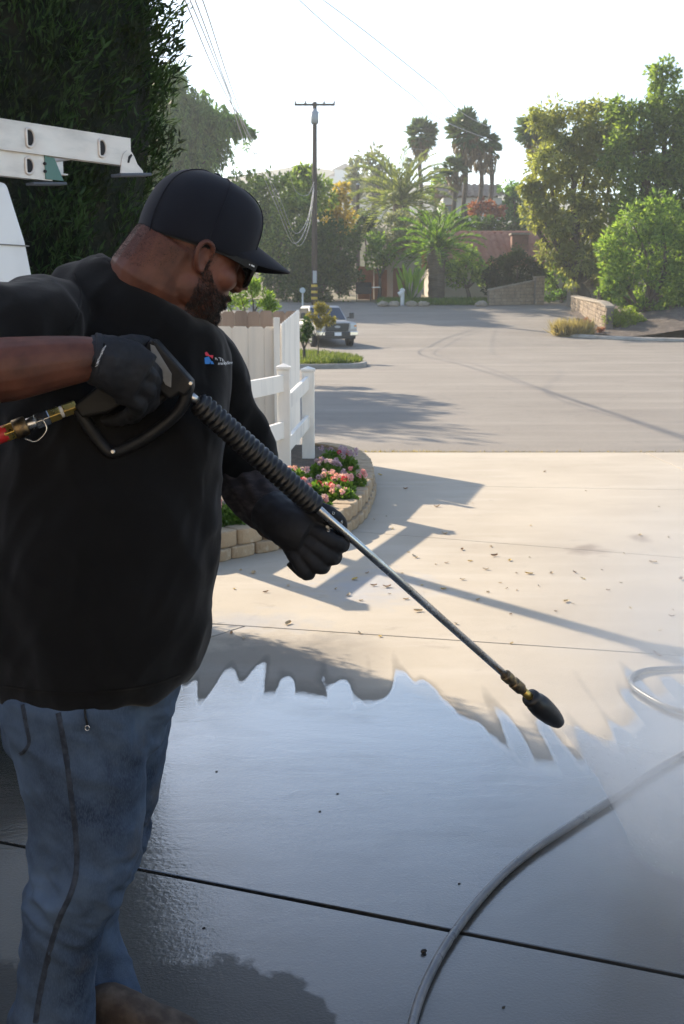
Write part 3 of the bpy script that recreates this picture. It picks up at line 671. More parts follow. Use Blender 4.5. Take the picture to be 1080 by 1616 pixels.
for (x_, y_) in ((301, 605), (178, 713), (241, 541)):
    g = MB(); g.lathe(gp(x_, y_, -.0235), (0, 1, 0), [(0, .003), (.001, .004), (.004, .004)], 12); g.build('screw', m_steel if x_ != 241 else m_blk, gun)
L0 = at(294, 618, 1.905); L1 = at(884, 1142, 2.42); LD = (L1 - L0).normalized(); LL = (L1 - L0).length
def lp_(px):                                 # point of the lance axis seen at this picture column
    lo, hi_ = 0, 1
    for _ in range(40):
        m_ = (lo + hi_) / 2; p = L0.lerp(L1, m_); rel = p - Vector((0, 0, HC)); dep = rel.y * cos(PITCH) - rel.z * sin(PITCH)
        if 540 + FPX * rel.x / dep < px: lo = m_
        else: hi_ = m_
    return L0.lerp(L1, lo)
g = MB(); a_ = lp_(294); ln = (lp_(315) - a_).length; g.lathe(a_, LD, [(0, .0085), (.002, .0095), (.007, .0095), (.009, .0075)], 20); g.build('brass_collar', m_brass, gun, smooth=True)
g = MB(); g.lathe(a_ + LD * .008, LD, [(0, .0075), (ln * .6, .0082), (ln * .62, .006), (ln * 1.2, .006)], 20); g.build('outlet_nipple', m_steel, gun, smooth=True)
a_ = lp_(311); b_ = lp_(500); ln = (b_ - a_).length; prof = [(0, .012), (.004, .0195)]; nr = 25; st = (ln - .012) / nr
for k in range(nr):
    t0 = .006 + k * st; prof += [(t0, .0178), (t0 + st * .28, .0182), (t0 + st * .42, .0222), (t0 + st * .72, .0225), (t0 + st * .86, .0185)]
prof += [(ln - .004, .0205), (ln, .012)]
g = MB(); g.lathe(a_, LD, prof, 28); g.build('ribbed_grip', m_rub, gun, smooth=True)
a_ = lp_(316); b_ = lp_(806); g = MB(); g.lathe(a_, LD, [(0, .0082), ((b_ - a_).length, .0082)], 20); g.build('lance_tube', m_steel, gun, smooth=True)
a_ = lp_(797); g = MB(); u_ = (lp_(826) - a_).length; g.lathe(a_, LD, [(0, .010), (.002, .0135), (u_ * .28, .0135), (u_ * .3, .0115), (u_ * .45, .0115), (u_ * .47, .014), (u_ * .85, .014), (u_ * .9, .012), (u_, .0095)], 20); g.build('quick_coupler', m_tbrass, gun, smooth=True, bevel=.0004)
a_ = lp_(822); g = MB(); g.lathe(a_, LD, [(0, .0095), ((lp_(842) - a_).length, .0095)], 18); g.build('brass_stem', m_brass, gun, smooth=True)
a_ = lp_(836); u_ = (L1 - a_).length; g = MB(); g.lathe(a_, LD, [(0, .010), (.001, .0205), (u_ * .08, .0222), (u_ * .16, .0215), (u_ * .2, .0245), (u_ * .34, .0265), (u_ * .5, .026), (u_ * .7, .0235), (u_ * .88, .0185), (u_ * .97, .0145), (u_, .011)], 28); g.build('nozzle', m_rub, gun, smooth=True)
# inlet fittings and red hose
H0 = gp(118, 642); H1 = at(-12, 692, 1.86); HD = (H1 - H0).normalized()
def hp(t): return H0.lerp(H1, t)
HLn = (H1 - H0).length
for (t0, t1, r0, n_, mm, nm) in ((-.02, .14, .0125, 6, m_brass, 'hex_nut'), (.14, .18, .0105, 18, m_white, 'thread_tape'), (.18, .32, .0130, 6, m_brass, 'hex_nut'), (.31, .48, .0150, 6, m_steel, 'swivel_nut'), (.47, .60, .0115, 18, m_steel, 'plug'), (.58, .74, .0175, 20, m_tbrass, 'coupler_sleeve'), (.72, .86, .0160, 6, m_brass, 'hose_nut')):
    g = MB(); l_ = HLn * (t1 - t0); g.lathe(hp(t0), HD, [(0, r0 * .92), (l_ * .08, r0), (l_ * .92, r0), (l_, r0 * .92)], n_); g.build(nm, mm, gun, smooth=(n_ > 8), bevel=.0008)
g = MB(); g.tube(spline([hp(.36) - Vector((0, .016, 0)), hp(.30) + Vector((-.002, -.02, -.022)), hp(.44) + Vector((0, -.02, -.034)), hp(.58) + Vector((0, -.018, -.022))], 5), .0012, 6); g.build('lanyard', m_steel, gun, smooth=True)
g = MB(); g.tube(spline([hp(.82), H1, H1 + HD * .10 + Vector((0, 0, -.01)), Vector((-.85, 1.80, 1.15)), Vector((-1.15, 1.72, .75)), Vector((-1.3, 1.5, .3)), Vector((-1.5, 1.2, .02)), Vector((-2.2, .9, .016))], 6), .0148, 14)
rh = g.build('red_hose', m_red, None, smooth=True); tag(rh, 'red rubber hose joined to the brass fittings at the left edge', 'hose')
# ================================================================== foliage helpers
def unit(A): return A / np.maximum(np.linalg.norm(A, axis=1), 1e-9)[:, None]
def leaf_geo(P, D, L, W, fold=.25):
    n = len(P); D = unit(D); S = unit(np.cross(D, rng.normal(0, 1, (n, 3)))); Nn = np.cross(S, D)
    L = np.asarray(L).reshape(-1, 1) * np.ones((n, 1)); W = np.asarray(W).reshape(-1, 1) * np.ones((n, 1))
    Vv = np.stack([P, P + D * L * .45 + S * W * .5 + Nn * W * fold, P + D * L, P + D * L * .45 - S * W * .5 + Nn * W * fold], 1).reshape(-1, 3)
    b = np.arange(n)[:, None] * 4
    return Vv, np.concatenate([b + [0, 1, 2], b + [0, 2, 3]], 0)
def ball(n): return unit(rng.normal(0, 1, (n, 3)))
def clumps(lobes, per_m2, sub=14, subr=.36, fill=.5):
    """leaf places: each lobe (centre, radius vector) is broken into smaller uneven clumps"""
    P = []; D = []
    for c, r in lobes:
        c = np.array(c); r = np.array(r) * np.ones(3); k = sub
        sc = c + ball(k) * r * rng.uniform(.45, .92, (k, 1)); sr = subr * rng.uniform(.6, 1.35, k)
        area = 4 * pi * (np.prod(r) ** (2 / 3)); n = max(20, int(area * per_m2 / k))
        for a, q in zip(sc, sr):
            d = ball(n); rad = rng.uniform(0, 1, (n, 1)) ** fill
            P.append(a + d * r * q * rad); D.append(d + (a - c) / np.linalg.norm(r) * .8)
    return np.concatenate(P), np.concatenate(D)
def limbs(mb, base, tops, r0, r1, bend=.15, fork=.35):
    base = Vector(base)
    for t in tops:
        t = Vector(t); mid = base.lerp(t, .5) + Vector((random.uniform(-1, 1), random.uniform(-1, 1), .3)) * bend * (t - base).length
        mb.tube(spline([base, mid, t], 4), lerpn([r0, (r0 + r1) / 2, r1], 4), 7)
m_bark = mat('grey_bark', (.11, .085, .065), .95, var=((.06, .048, .038), 3, 5, .4, .65), bump=[(9, .8, .05)], stretch=(1, 1, .25))
m_bark2 = mat('palm_trunk', (.13, .10, .075), .95, var=((.07, .055, .042), 5, 4, .4, .65), bump=[(6, .8, .06)], stretch=(.4, .4, 2.5))
def tree(name, label, cat, base, lobes, lm, leafL, leafW, per_m2, trunk_r=.2, droop=0.0, group=None, sub=14, subr=.36, up=.0, core=False, fork_z=.35):
    t = empty(name, base, label, cat, group); base = Vector(base)
    P, D = clumps(lobes, per_m2, sub, subr)
    D = unit(D) * (1 - abs(droop)) + rng.normal(0, .45, P.shape) + np.array([0, 0, -droop * 1.6 + up])
    n = len(P); Vv, Fv = leaf_geo(P, D, leafL * rng.uniform(.6, 1.3, n), leafW * rng.uniform(.6, 1.3, n))
    cr = np_obj('crown', Vv, Fv, lm, t)
    mb = MB(); cz = sum(c[2] for c, r in lobes) / len(lobes); low = min(c[2] for c, r in lobes)
    fk = base.lerp(Vector((sum(c[0] for c, r in lobes) / len(lobes), sum(c[1] for c, r in lobes) / len(lobes), max(low, base.z + .5))), fork_z * 1.6 if fork_z < .6 else .9)
    mb.tube(spline([base + Vector((0, 0, -.1)), base.lerp(fk, .5) + Vector((trunk_r * .4, 0, 0)), fk], 4), lerpn([trunk_r * 1.25, trunk_r, trunk_r * .8], 4), 10)
    limbs(mb, fk, [c for c, r in lobes], trunk_r * .62, trunk_r * .16)
    mb.build('trunk', m_bark, t, smooth=True); return t
def pl(px, py, Y, rpx, sx=1.0, sz=1.0, sy=.9):       # a lobe given by its place and radius in the picture
    r = rpx / ppm(px, py, Y); return (tuple(at(px, py, Y)), (r * sx, r * sy, r * sz))
# ================================================================== near left: cypress, van, ladder
m_cyp = leafmat('cypress_sprays', (.008, .019, .007), (.050, .098, .034), .25, .6, .2, hue_patch=((.020, .030, .012), 5.0))
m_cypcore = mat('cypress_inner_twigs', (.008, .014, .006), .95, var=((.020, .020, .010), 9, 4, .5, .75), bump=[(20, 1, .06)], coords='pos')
cyp = empty('cypress_tree', (-2.3, 5.8, 0), 'tall dark green cypress with dense feathery foliage behind the ladder', 'tree')
CX, CYY = -2.27, 5.78
def crx(z): return float(np.interp(z, [.1, .5, 1.0, 1.5, 1.9, 2.3, 2.8, 3.3, 3.8, 4.6, 5.6, 6.6, 7.2], [.6, 1.0, 1.16, 1.26, 1.34, 1.38, 1.42, 1.44, 1.46, 1.42, 1.15, .65, .15]))
nC = 6600; zc = rng.uniform(.15, 7.1, nC); ac = rng.uniform(0, 2 * pi, nC)
lump = np.array([1 + .07 * mn.noise(Vector((cos(a) * 1.8, sin(a) * 1.8, z * .9))) + .09 * mn.noise(Vector((cos(a) * 5, sin(a) * 5, z * 2.6))) for a, z in zip(ac, zc)])
rx = np.array([crx(z) for z in zc]) * lump * rng.uniform(.84, 1.0, nC)
pc = np.stack([CX + np.cos(ac) * rx * .94, CYY + np.sin(ac) * rx * .46, zc], 1)
outd = np.stack([np.cos(ac) * .8, np.sin(ac) * .8, np.full(nC, 1.0)], 1)
P = []; D = []
for c, o_ in zip(pc, outd):
    k = 34; ax_ = o_ + rng.normal(0, .3, 3); ax_ /= np.linalg.norm(ax_); t_ = rng.uniform(-.16, .17, (k, 1))
    P.append(c + ax_ * t_ + rng.normal(0, .032, (k, 3)) * (1.25 - np.abs(t_) * 3)); D.append(ax_ + rng.normal(0, .42, (k, 3)))
P = np.concatenate(P); D = np.concatenate(D); n = len(P)
Vv, Fv = leaf_geo(P, D, .062 * rng.uniform(.5, 1.4, n), .012 * rng.uniform(.7, 1.4, n)); np_obj('crown', Vv, Fv, m_cyp, cyp)
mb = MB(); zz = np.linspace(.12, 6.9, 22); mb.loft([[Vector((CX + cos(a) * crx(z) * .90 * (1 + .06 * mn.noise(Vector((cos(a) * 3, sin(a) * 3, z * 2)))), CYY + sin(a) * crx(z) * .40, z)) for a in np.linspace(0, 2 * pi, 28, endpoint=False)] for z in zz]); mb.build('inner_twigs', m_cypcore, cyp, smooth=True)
mb = MB(); mb.tube([(CX, CYY, -.1), (CX, CYY, .5), (CX, CYY, 3)], [.17, .14, .08], 10); mb.build('trunk', m_bark, cyp, smooth=True)
# ---- work van, seen as one white corner at the left edge
m_van = mat('white_paint', (.86, .87, .88), .35, coat=.4, var=((.70, .715, .73), 3, 4, .5, .75), coords='pos')
m_glass = mat('dark_glass', (.015, .018, .02), .05, spec=.6); m_tyre = mat('tyre', (.018, .018, .019), .85, bump=[(60, .3, .004)]); m_rim = mat('rim', (.5, .5, .5), .35, metal=1)
m_alu = mat('ladder_aluminium', (.78, .72, .66), .5, metal=.35, var=[((.62, .58, .53), 9, 5, .45, .75)], rvar=(20, .38, .6), bump=[(80, .15, .001)], stretch=(1, 1, 3))
VD = Vector((.63, .777, 0)).normalized(); VP = Vector((-VD.y, VD.x, 0))
VC = Vector((-1.10, 3.9, 0))
van = empty('work_van', VC, 'white work van whose corner shows at the left edge below the ladder', 'van')
def vp(t, s, z): return VC + VD * t + VP * s + Vector((0, 0, z))
prof = [(.06, .42), (.10, .9), (.045, 1.45), (-.012, 1.76), (-.075, 1.955), (-3.2, 1.97), (-3.9, 1.25), (-4.7, 1.05), (-4.8, .45)]
mb = MB(); mb.prism([vp(t, 0, z) for t, z in prof], VP * 1.62); vb = mb.build('van_body', m_van, van, bevel=.018, seg=3)
mb = MB(); mb.prism([vp(t, -.004, z) for t, z in ((-.9, 1.2), (-.9, 1.7), (-2.0, 1.7), (-2.0, 1.2))], VP * .01); mb.build('side_window', m_glass, van)
mb = MB(); mb.beam(vp(-.5, -.003, 1.745), vp(-.005, -.003, 1.745), .004, .004); mb.build('trim_line', m_greyp, van)
for t in (-.85, -3.85):
    for s in (-.02, 1.44):
        mb = MB(); mb.lathe(vp(t, s, .34), VP, [(0, .28), (.03, .34), (.17, .34), (.2, .28)], 28); w = mb.build('wheel', m_tyre, van, smooth=True)
        mb = MB(); mb.lathe(vp(t, s - .012, .34), VP, [(0, .05), (.01, .2), (.2, .2), (.21, .05)], 20); mb.build('rim', m_rim, w)
for t in (-.75, -2.6):
    mb = MB(); mb.beam(vp(t, .05, 2.085), vp(t, 1.57, 2.085), .04, .03); [mb.beam(vp(t, s, 1.95), vp(t, s, 2.09), .04, .03) for s in (.12, 1.5)]; mb.build('roof_rack', m_blk, van, bevel=.004)
# ---- extension ladder on the rack
A0 = at(0, 211, 3.80); A1 = at(206, 226, 4.22); lad_d = (A1 - A0); lad_d.z = 0; lad_d.normalize(); lad_p = Vector((-lad_d.y, lad_d.x, 0)); UP = Vector((0, 0, 1))
lad = empty('extension_ladder', (A1.x, A1.y, 2.1), 'scuffed aluminium extension ladder carried on the roof rack of the white van', 'ladder')
zt = A0.z
def lpos(t, s, z): return Vector((A1.x, A1.y, 0)) + lad_d * t + lad_p * s + UP * z
RH = .092
def rail(t0, t1, s, zc, hgt=RH, flip=1):
    mb = MB(); w = .0035; fl = .030 * flip
    mb.box(lpos((t0 + t1) / 2, s, zc), (t1 - t0, w, hgt), (lad_d, lad_p, UP))
    mb.box(lpos((t0 + t1) / 2, s + fl / 2, zc + hgt / 2 + .002), (t1 - t0, abs(fl) + w, .005), (lad_d, lad_p, UP)); mb.box(lpos((t0 + t1) / 2, s + fl / 2, zc - hgt / 2 - .002), (t1 - t0, abs(fl) + w, .005), (lad_d, lad_p, UP))
    return mb.build('side_rail', m_alu, lad)
z1 = zt; z2 = zt - RH + .012
for s, fl in ((0, 1), (.43, -1)): rail(-3.9, 0, s, z1, flip=fl)
for s, fl in ((.012, 1), (.418, -1)): rail(-3.9, -.345, s, z2 - .012, .075, fl)
m_hole = mat('rung_bore', (.02, .02, .022), .8)  # dark colour stands for the shade inside rung ends and slots; also on rivets
def rung(t, zc, s0, s1, rh=.031):
    pts = []
    for k in range(24):
        a = 2 * pi * k / 24; x = cos(a); pts.append((max(x, -.55) * .021 if x < 0 else x * .021, sin(a) * rh))
    mb = MB(); ring = [lpos(t + a, s0 - .003, zc + b) for a, b in pts]; mb.tube(ring + [ring[0]], .0048, 8, caps=False, up=lad_p); mb.build('rung_flange', m_alu, lad, smooth=True)
    mb = MB(); mb.prism([lpos(t + a * .82, s0 - .0028, zc + b * .82) for a, b in pts], lad_p * .002); mb.build('rung_end_shade', m_hole, lad)
    mb = MB(); mb.prism([lpos(t + a * .8, s0 + .004, zc + b * .8) for a, b in pts], lad_p * (s1 - s0 - .006)); mb.build('rung', m_alu, lad)
tA = -(Vector((A1.x, A1.y, 0)) - Vector((at(155, 222, 4.13).x, at(155, 222, 4.13).y, 0))).length
for k in range(5):
    rung(tA - .305 * k, z1, 0, .43); 
    if k: rung(tA - .305 * k, z2 - .012, .012, .418, .027)
m_shoe = mat('shoe_grey', (.09, .105, .13), .7); m_green = mat('green_bracket', (.10, .22, .19), .5)
def foot(t, s, z, w):
    mb = MB(); mb.prism([lpos(t - .045, s - .006, z - .052), lpos(t - .038, s - .006, z - .005), lpos(t - .028, s - .006, z + .020), lpos(t - .010, s - .006, z + .033), lpos(t + .010, s - .006, z + .030), lpos(t + .024, s - .006, z + .012), lpos(t + .036, s - .006, z - .012), lpos(t + .062, s - .006, z - .034), lpos(t + .064, s - .006, z - .048)], lad_p * .006); f = mb.build('foot_bracket', m_alu, lad, bevel=.0015)
    mb = MB(); mb.prism([lpos(t - .012, s - .0075, z - .012), lpos(t - .006, s - .0075, z + .012), lpos(t + .008, s - .0075, z + .022), lpos(t + .012, s - .0075, z + .016), lpos(t + .002, s - .0075, z + .004), lpos(t - .004, s - .0075, z - .012)], lad_p * .002); mb.build('slot', m_hole, f)
    mb = MB(); a, b = lpos(t - .055, s + .012, z - .060), lpos(t + .095, s + .012, z - .044); mb.beam(a, b, .06, .011, UP); mb.build('foot_pad', m_shoe, f, bevel=.003)
foot(-.01, 0, z1 - .028, 0)
for s in (.010, .418):
    mb = MB(); mb.prism([lpos(-.375, s - .004, z2 - .05), lpos(-.375, s - .004, z2 + .03), lpos(-.335, s - .004, z2 + .025), lpos(-.30, s - .004, z2 - .05)], lad_p * .01); mb.build('end_bracket', m_green, lad, bevel=.001)
    mb = MB(); a, b = lpos(-.43, s + .015, z2 - .070), lpos(-.29, s + .015, z2 - .058); mb.beam(a, b, .05, .010, UP); mb.build('foot_pad', m_shoe, lad, bevel=.003)
    for dz in (-.012, .014):
        mb = MB(); mb.lathe(lpos(-.375, s - .006, z2 - .012 + dz), lad_p, [(0, .005), (.003, .006), (.012, .006)], 10); mb.build('rivet', m_hole, lad)
# ================================================================== fences
m_vinyl = mat('white_fence_paint', (.90, .85, .77), .55, var=((.64, .61, .56), 5, 5, .5, .75), bump=[(60, .15, .002)], coords='pos', stretch=(1, 1, .2))
m_picket = mat('shaded_fence_paint', (.82, .73, .62), .65, var=((.56, .52, .46), 4, 5, .45, .75), bump=[(40, .3, .003)], coords='pos', stretch=(1, 1, .15))  # beige of the shaded front boards is put into this paint
m_weath = mat('weathered_board', (.22, .175, .145), .9, var=((.13, .105, .09), 8, 5, .4, .7), bump=[(30, .5, .004)], coords='pos', stretch=(1, 1, .12))
def fpost(p, z0, z1, w, par):
    p = Vector((p.x, p.y, 0)); mb = MB(); mb.box(p + UP * ((z0 + z1) / 2), (w, w, z1 - z0)); q = mb.build('post', m_vinyl, par, bevel=.006)
    mb = MB(); c = w * .58; b0 = [p + Vector((i * c, j * c, z1 + .001)) for i, j in ((-1, -1), (1, -1), (1, 1), (-1, 1))]; b1 = [v + UP * .022 for v in b0]; ap = p + UP * (z1 + .05)
    mb.add(b0 + b1 + [ap], [(3, 2, 1, 0)] + [(k, (k + 1) % 4, 4 + (k + 1) % 4, 4 + k) for k in range(4)] + [(4 + k, 4 + (k + 1) % 4, 8) for k in range(4)]); mb.build('post_cap', m_vinyl, q)
PB = at(486.5, 600, 10.35); PA = at(448, 600, 9.0); PC = Vector((-1.13, 7.0, 0))
rf = empty('rail_fence', (PA.x, PA.y, 0), 'low white two-rail fence standing in the flower bed', 'fence')
fpost(PB, 0, at(487, 586, 10.35).z, .118, rf); fpost(PA, 0, at(448, 583, 9.0).z, .106, rf); fpost(PC, 0, 1.06, .106, rf)
def frail(p, q, za, zb, hgt, th=.036):
    p = Vector((p.x, p.y, za)); q = Vector((q.x, q.y, zb)); mb = MB(); mb.beam(p, q, th, hgt, UP); mb.build('rail', m_vinyl, rf, bevel=.004)
for (yB, yA, hB) in ((603, 640, .125), (664, 708, .125)):
    frail(PB, PA, at(487, yB, 10.35).z, at(454, yA, 9.0).z, hB)
for (yA, yL) in ((604.5, 621), (678, 697)):
    frail(PA, PC, at(448, yA, 9.0).z, at(448, yA, 9.0).z - .03, .138)
pf = empty('privacy_fence', at(442, 700, 9.6) * Vector((1, 1, 0)) if False else Vector((-.6, 10.6, 0)), 'tall cream picket fence enclosure with weathered boards at its back', 'fence')
def picket(x0, x1, y, z1, mm, side=None, th=.018):
    c = .022; w = x1 - x0
    def P_(a, z): return (Vector((x0 + a, y, z)) if side is None else side[0] + side[1] * (x0 + a) + UP * z)
    ol = [P_(.0015, .02), P_(w - .0015, .02), P_(w - .0015, z1 - c), P_(w - c, z1), P_(c, z1), P_(.0015, z1 - c)]
    nv = Vector((0, th, 0)) if side is None else Vector((-side[1].y, side[1].x, 0)) * th
    mb = MB(); mb.prism(ol, nv); mb.build('picket', mm, pf, bevel=.002)
zf = at(400, 515, 10.6).z; xr = at(442, 520, 10.6).x; pw = .156
for k in range(9): picket(xr - pw * (k + 1), xr - pw * k, 10.6 + random.uniform(-.002, .002), zf + random.uniform(-.004, .004), m_picket)
zb = at(400, 491, 11.9).z; xb = at(470, 500, 11.9).x
for k in range(9): picket(xb - .137 * (k + 1), xb - .137 * k, 11.9, zb + random.uniform(-.006, .006), m_weath)
s0 = Vector((xr + .02, 10.62, 0)); s1 = Vector((xb + .02, 11.92, 0)); sd = (s1 - s0).normalized(); sl = (s1 - s0).length; npk = 10
for k in range(npk):
    zt_ = zf + .02 + (zb - zf - .0) * (k + .5) / npk; picket(sl * k / npk, sl * (k + 1) / npk, 0, zt_, m_vinyl, (s0, sd))  # whiter paint carries the brighter light on this side
mb = MB(); mb.box((xr - .03, 10.575, at(438, 501, 10.57).z / 2), (.058, .03, at(438, 501, 10.57).z)); mb.build('corner_post', m_vinyl, pf, bevel=.004)
for z in (.45, 1.2):
    mb = MB(); mb.box((xr - .70, 10.64, z), (1.27, .035, .085)); mb.build('back_rail', m_weath, pf); mb = MB(); mb.box((xb - .62, 11.875, z), (1.23, .035, .085)); mb.build('back_rail', m_weath, pf)
# the tall post whose long shadow crosses the driveway
lpz = empty('gate_lamp_post', (-2.05, 9.17, 0), 'tall slim post behind the cypress that throws the long driveway shadow', 'post')
mb = MB(); mb.lathe((-2.05, 9.17, 0), UP, [(0, .11), (.1, .075), (3.1, .06)], 16); mb.build('shaft', m_vinyl, lpz, smooth=True)
mb = MB(); mb.lathe((-2.05, 9.17, 3.1), UP, [(0, .07), (.06, .12), (.3, .14), (.36, .02)], 12); mb.build('lantern', m_blk, lpz)
# ================================================================== raised flower bed
m_block = mat('tan_block', (.40, .30, .19), .92, var=[((.30, .215, .13), 6, 5, .4, .7), ((.48, .40, .29), 22, 4, .55, .75)], bump=[(45, .6, .008), (9, .5, .012)], coords='pos')
m_soil = mat('bed_soil', (.085, .062, .045), .97, var=((.15, .115, .08), 14, 5, .45, .7), bump=[(35, .9, .02)], coords='pos')
bp = [gnd(235, 905), gnd(342, 887), gnd(425, 870), gnd(500, 858), gnd(553, 838), gnd(581, 805), gnd(589, 770), gnd(578, 744), gnd(548, 729), gnd(505, 722)]
bed = empty('flower_bed', (-.3, 7.6, 0), 'curved raised bed edged with two courses of tan blocks', 'flower bed')
bs = spline(bp, 16); cum = [0]
for i in range(1, len(bs)): cum.append(cum[-1] + (bs[i] - bs[i - 1]).length)
def bpt(s):
    s = min(max(s, 0), cum[-1] - 1e-4); i = int(np.searchsorted(cum, s, 'right')) - 1; i = min(i, len(bs) - 2); t = (s - cum[i]) / max(cum[i + 1] - cum[i], 1e-6)
    d = (bs[i + 1] - bs[i]).normalized(); return bs[i].lerp(bs[i + 1], t), d
for course, (z0, z1, inset) in enumerate(((.0, .075, .0), (.077, .178, .022))):
    s = .10 * course
    while s < cum[-1] - .1:
        w = random.uniform(.185, .215); c, d = bpt(s + w / 2); nrm = Vector((-d.y, d.x, 0))
        o2 = []; dp = random.uniform(.135, .15); jut = random.uniform(-.004, .006)
        for (a, b) in ((-.5, .0), (-.36, .016), (-.15, .024), (.15, .024), (.36, .016), (.5, .0), (.44, -dp), (-.44, -dp)):
            o2.append(c + d * (a * (w - .006)) - nrm * (b - inset + jut) + UP * z0)
        mb = MB(); mb.prism(o2, UP * (z1 - z0 + random.uniform(-.002, .003))); mb.build('block', m_block, bed, bevel=.010, seg=2); s += w
inner = [bpt(s)[0] + Vector((-bpt(s)[1].y, bpt(s)[1].x, 0)) * .13 for s in np.linspace(0, cum[-1], 40)]
inner = inner + [Vector((-.75, 11.5, 0)), Vector((-3.2, 11, 0)), Vector((-3.2, 6.2, 0))]
mb = MB(); cgrav = Vector((-.6, 8, .175)); sv = [p + UP * .150 for p in inner]; mb.add(sv + [cgrav], [(k, (k + 1) % len(sv), len(sv)) for k in range(len(sv))]); mb.build('soil', m_soil, bed)
m_gleaf = leafmat('geranium_leaf', (.040, .095, .015), (.13, .22, .05), .4)
m_pet = {'pink': leafmat('pink_petal', (.52, .24, .36), (.76, .52, .62), .3), 'mauve': leafmat('mauve_petal', (.30, .20, .38), (.54, .43, .62), .3), 'red': leafmat('red_petal', (.38, .02, .06), (.55, .07, .13), .2), 'rose': leafmat('rose_petal', (.55, .20, .33), (.70, .40, .52), .3)}
def flower(px, py, Y, h_, r_, heads, kinds, label):
    b = at(px, py, Y); b.z = .14; t = empty('flowering_plant', b, label, 'plant', 'flowering plants in the raised bed')
    n = int(1700 * (r_ / .16) ** 2); d = ball(n); d[:, 2] = np.abs(d[:, 2]) * .9; P = np.array(b) + d * np.array([r_, r_, h_]) * rng.uniform(.25, 1, (n, 1)); Dv = d + rng.normal(0, .6, (n, 3)) + [0, 0, .4]
    Vv, Fv = leaf_geo(P, Dv, .034 * rng.uniform(.6, 1.3, n), .03 * rng.uniform(.6, 1.3, n), .15); np_obj('foliage', Vv, Fv, m_gleaf, t)
    for k in range(heads):
        a = random.uniform(0, 2 * pi); q = sqrt(random.random()) * r_ * .95; c = np.array([b.x + cos(a) * q, b.y + sin(a) * q * .9 - .02, b.z + h_ * random.uniform(.8, 1.18)]); m = 46
        d = ball(m); rr = random.uniform(.014, .026); Vv, Fv = leaf_geo(c + d * rr * .55, d + rng.normal(0, .5, (m, 3)), .015 * rng.uniform(.7, 1.3, m), .014 * rng.uniform(.7, 1.3, m), .1)
        np_obj('flower_head', Vv, Fv, m_pet[random.choice(kinds)], t)
for a in ((500, 778, 8.0, .14, .15, 9, ['pink', 'rose', 'red'], 'pink and red flowering plant at the foot of the right fence post'), (532, 776, 8.15, .15, .15, 9, ['pink', 'pink', 'mauve', 'red'], 'bushy pink flowering plant in the middle of the raised bed'),
          (556, 770, 8.5, .14, .12, 7, ['rose', 'pink'], 'rose-pink flowering plant closest to the curved block edge'), (512, 752, 9.1, .16, .15, 12, ['mauve', 'mauve', 'pink'], 'mauve flowering plant behind the pink ones, near the street'),
          (545, 748, 9.4, .18, .12, 9, ['mauve', 'red'], 'tall mauve and red flowering plant at the far tip of the bed'), (478, 772, 8.1, .13, .12, 5, ['pink', 'mauve'], 'small flowering plant between the two white fence posts'), (495, 800, 7.55, .09, .13, 4, ['mauve', 'pink'], 'low leafy plant with few mauve blooms at the front of the bed'),
          (520, 765, 8.35, .15, .14, 9, ['pink', 'mauve', 'pink'], 'pink flowering plant squeezed between its two pink neighbours'), (468, 765, 8.6, .16, .14, 6, ['pink', 'mauve'], 'flowering plant left of the right fence post'), (540, 790, 7.9, .10, .12, 5, ['mauve', 'pink'], 'low plant with pale blooms above the sunlit block tops'), (525, 738, 9.8, .16, .14, 8, ['mauve'], 'mauve flowering plant farthest back in the bed'),
          (368, 838, 6.95, .17, .14, 7, ['pink', 'red', 'rose'], 'flowering plant with pink and red blooms just right of the black T-shirt'), (395, 830, 7.15, .1, .1, 3, ['mauve'], 'low green plant with mauve blooms half hidden behind the forearm'), (335, 845, 6.9, .17, .15, 5, ['pink', 'mauve'], 'flowering plant partly hidden behind the black T-shirt')):
    flower(*a)
# ================================================================== trees and shrubs beyond the fence
def bz(px, Y): p = at(px, 500, Y); return (p.x, p.y, TZ(Y))
G = 'trees beyond the street'; GS = 'shrubs beyond the street'
lm_pep = leafmat('pepper_leaf', (.045, .095, .036), (.15, .26, .09), .5, .7, .08)
lm_mid = leafmat('mid_green_leaf', (.050, .090, .025), (.20, .27, .075), .48)
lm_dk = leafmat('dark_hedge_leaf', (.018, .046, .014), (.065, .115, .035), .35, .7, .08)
lm_bri = leafmat('bright_leaf', (.060, .115, .026), (.22, .31, .085), .48)
lm_ol = leafmat('olive_leaf', (.075, .090, .034), (.29, .31, .12), .5, hue_patch=((.19, .20, .075), .5))
lm_gr = leafmat('grey_leaf', (0.130, 0.150, 0.098), (0.257, 0.270, 0.189), .3)
lm_yel = leafmat('yellow_leaf', (0.208, 0.169, 0.039), (0.405, 0.297, 0.068), .4)
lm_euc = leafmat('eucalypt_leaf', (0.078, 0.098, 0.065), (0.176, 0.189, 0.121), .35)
lm_pin = leafmat('dark_pine_leaf', (.012, .024, .012), (.040, .058, .024), .2, .7, .08)
lm_red = leafmat('rusty_leaf', (0.156, 0.046, 0.039), (0.297, 0.121, 0.081), .35)
lm_dry = leafmat('dry_grass_blade', (0.156, 0.130, 0.065), (0.378, 0.297, 0.162), .35)
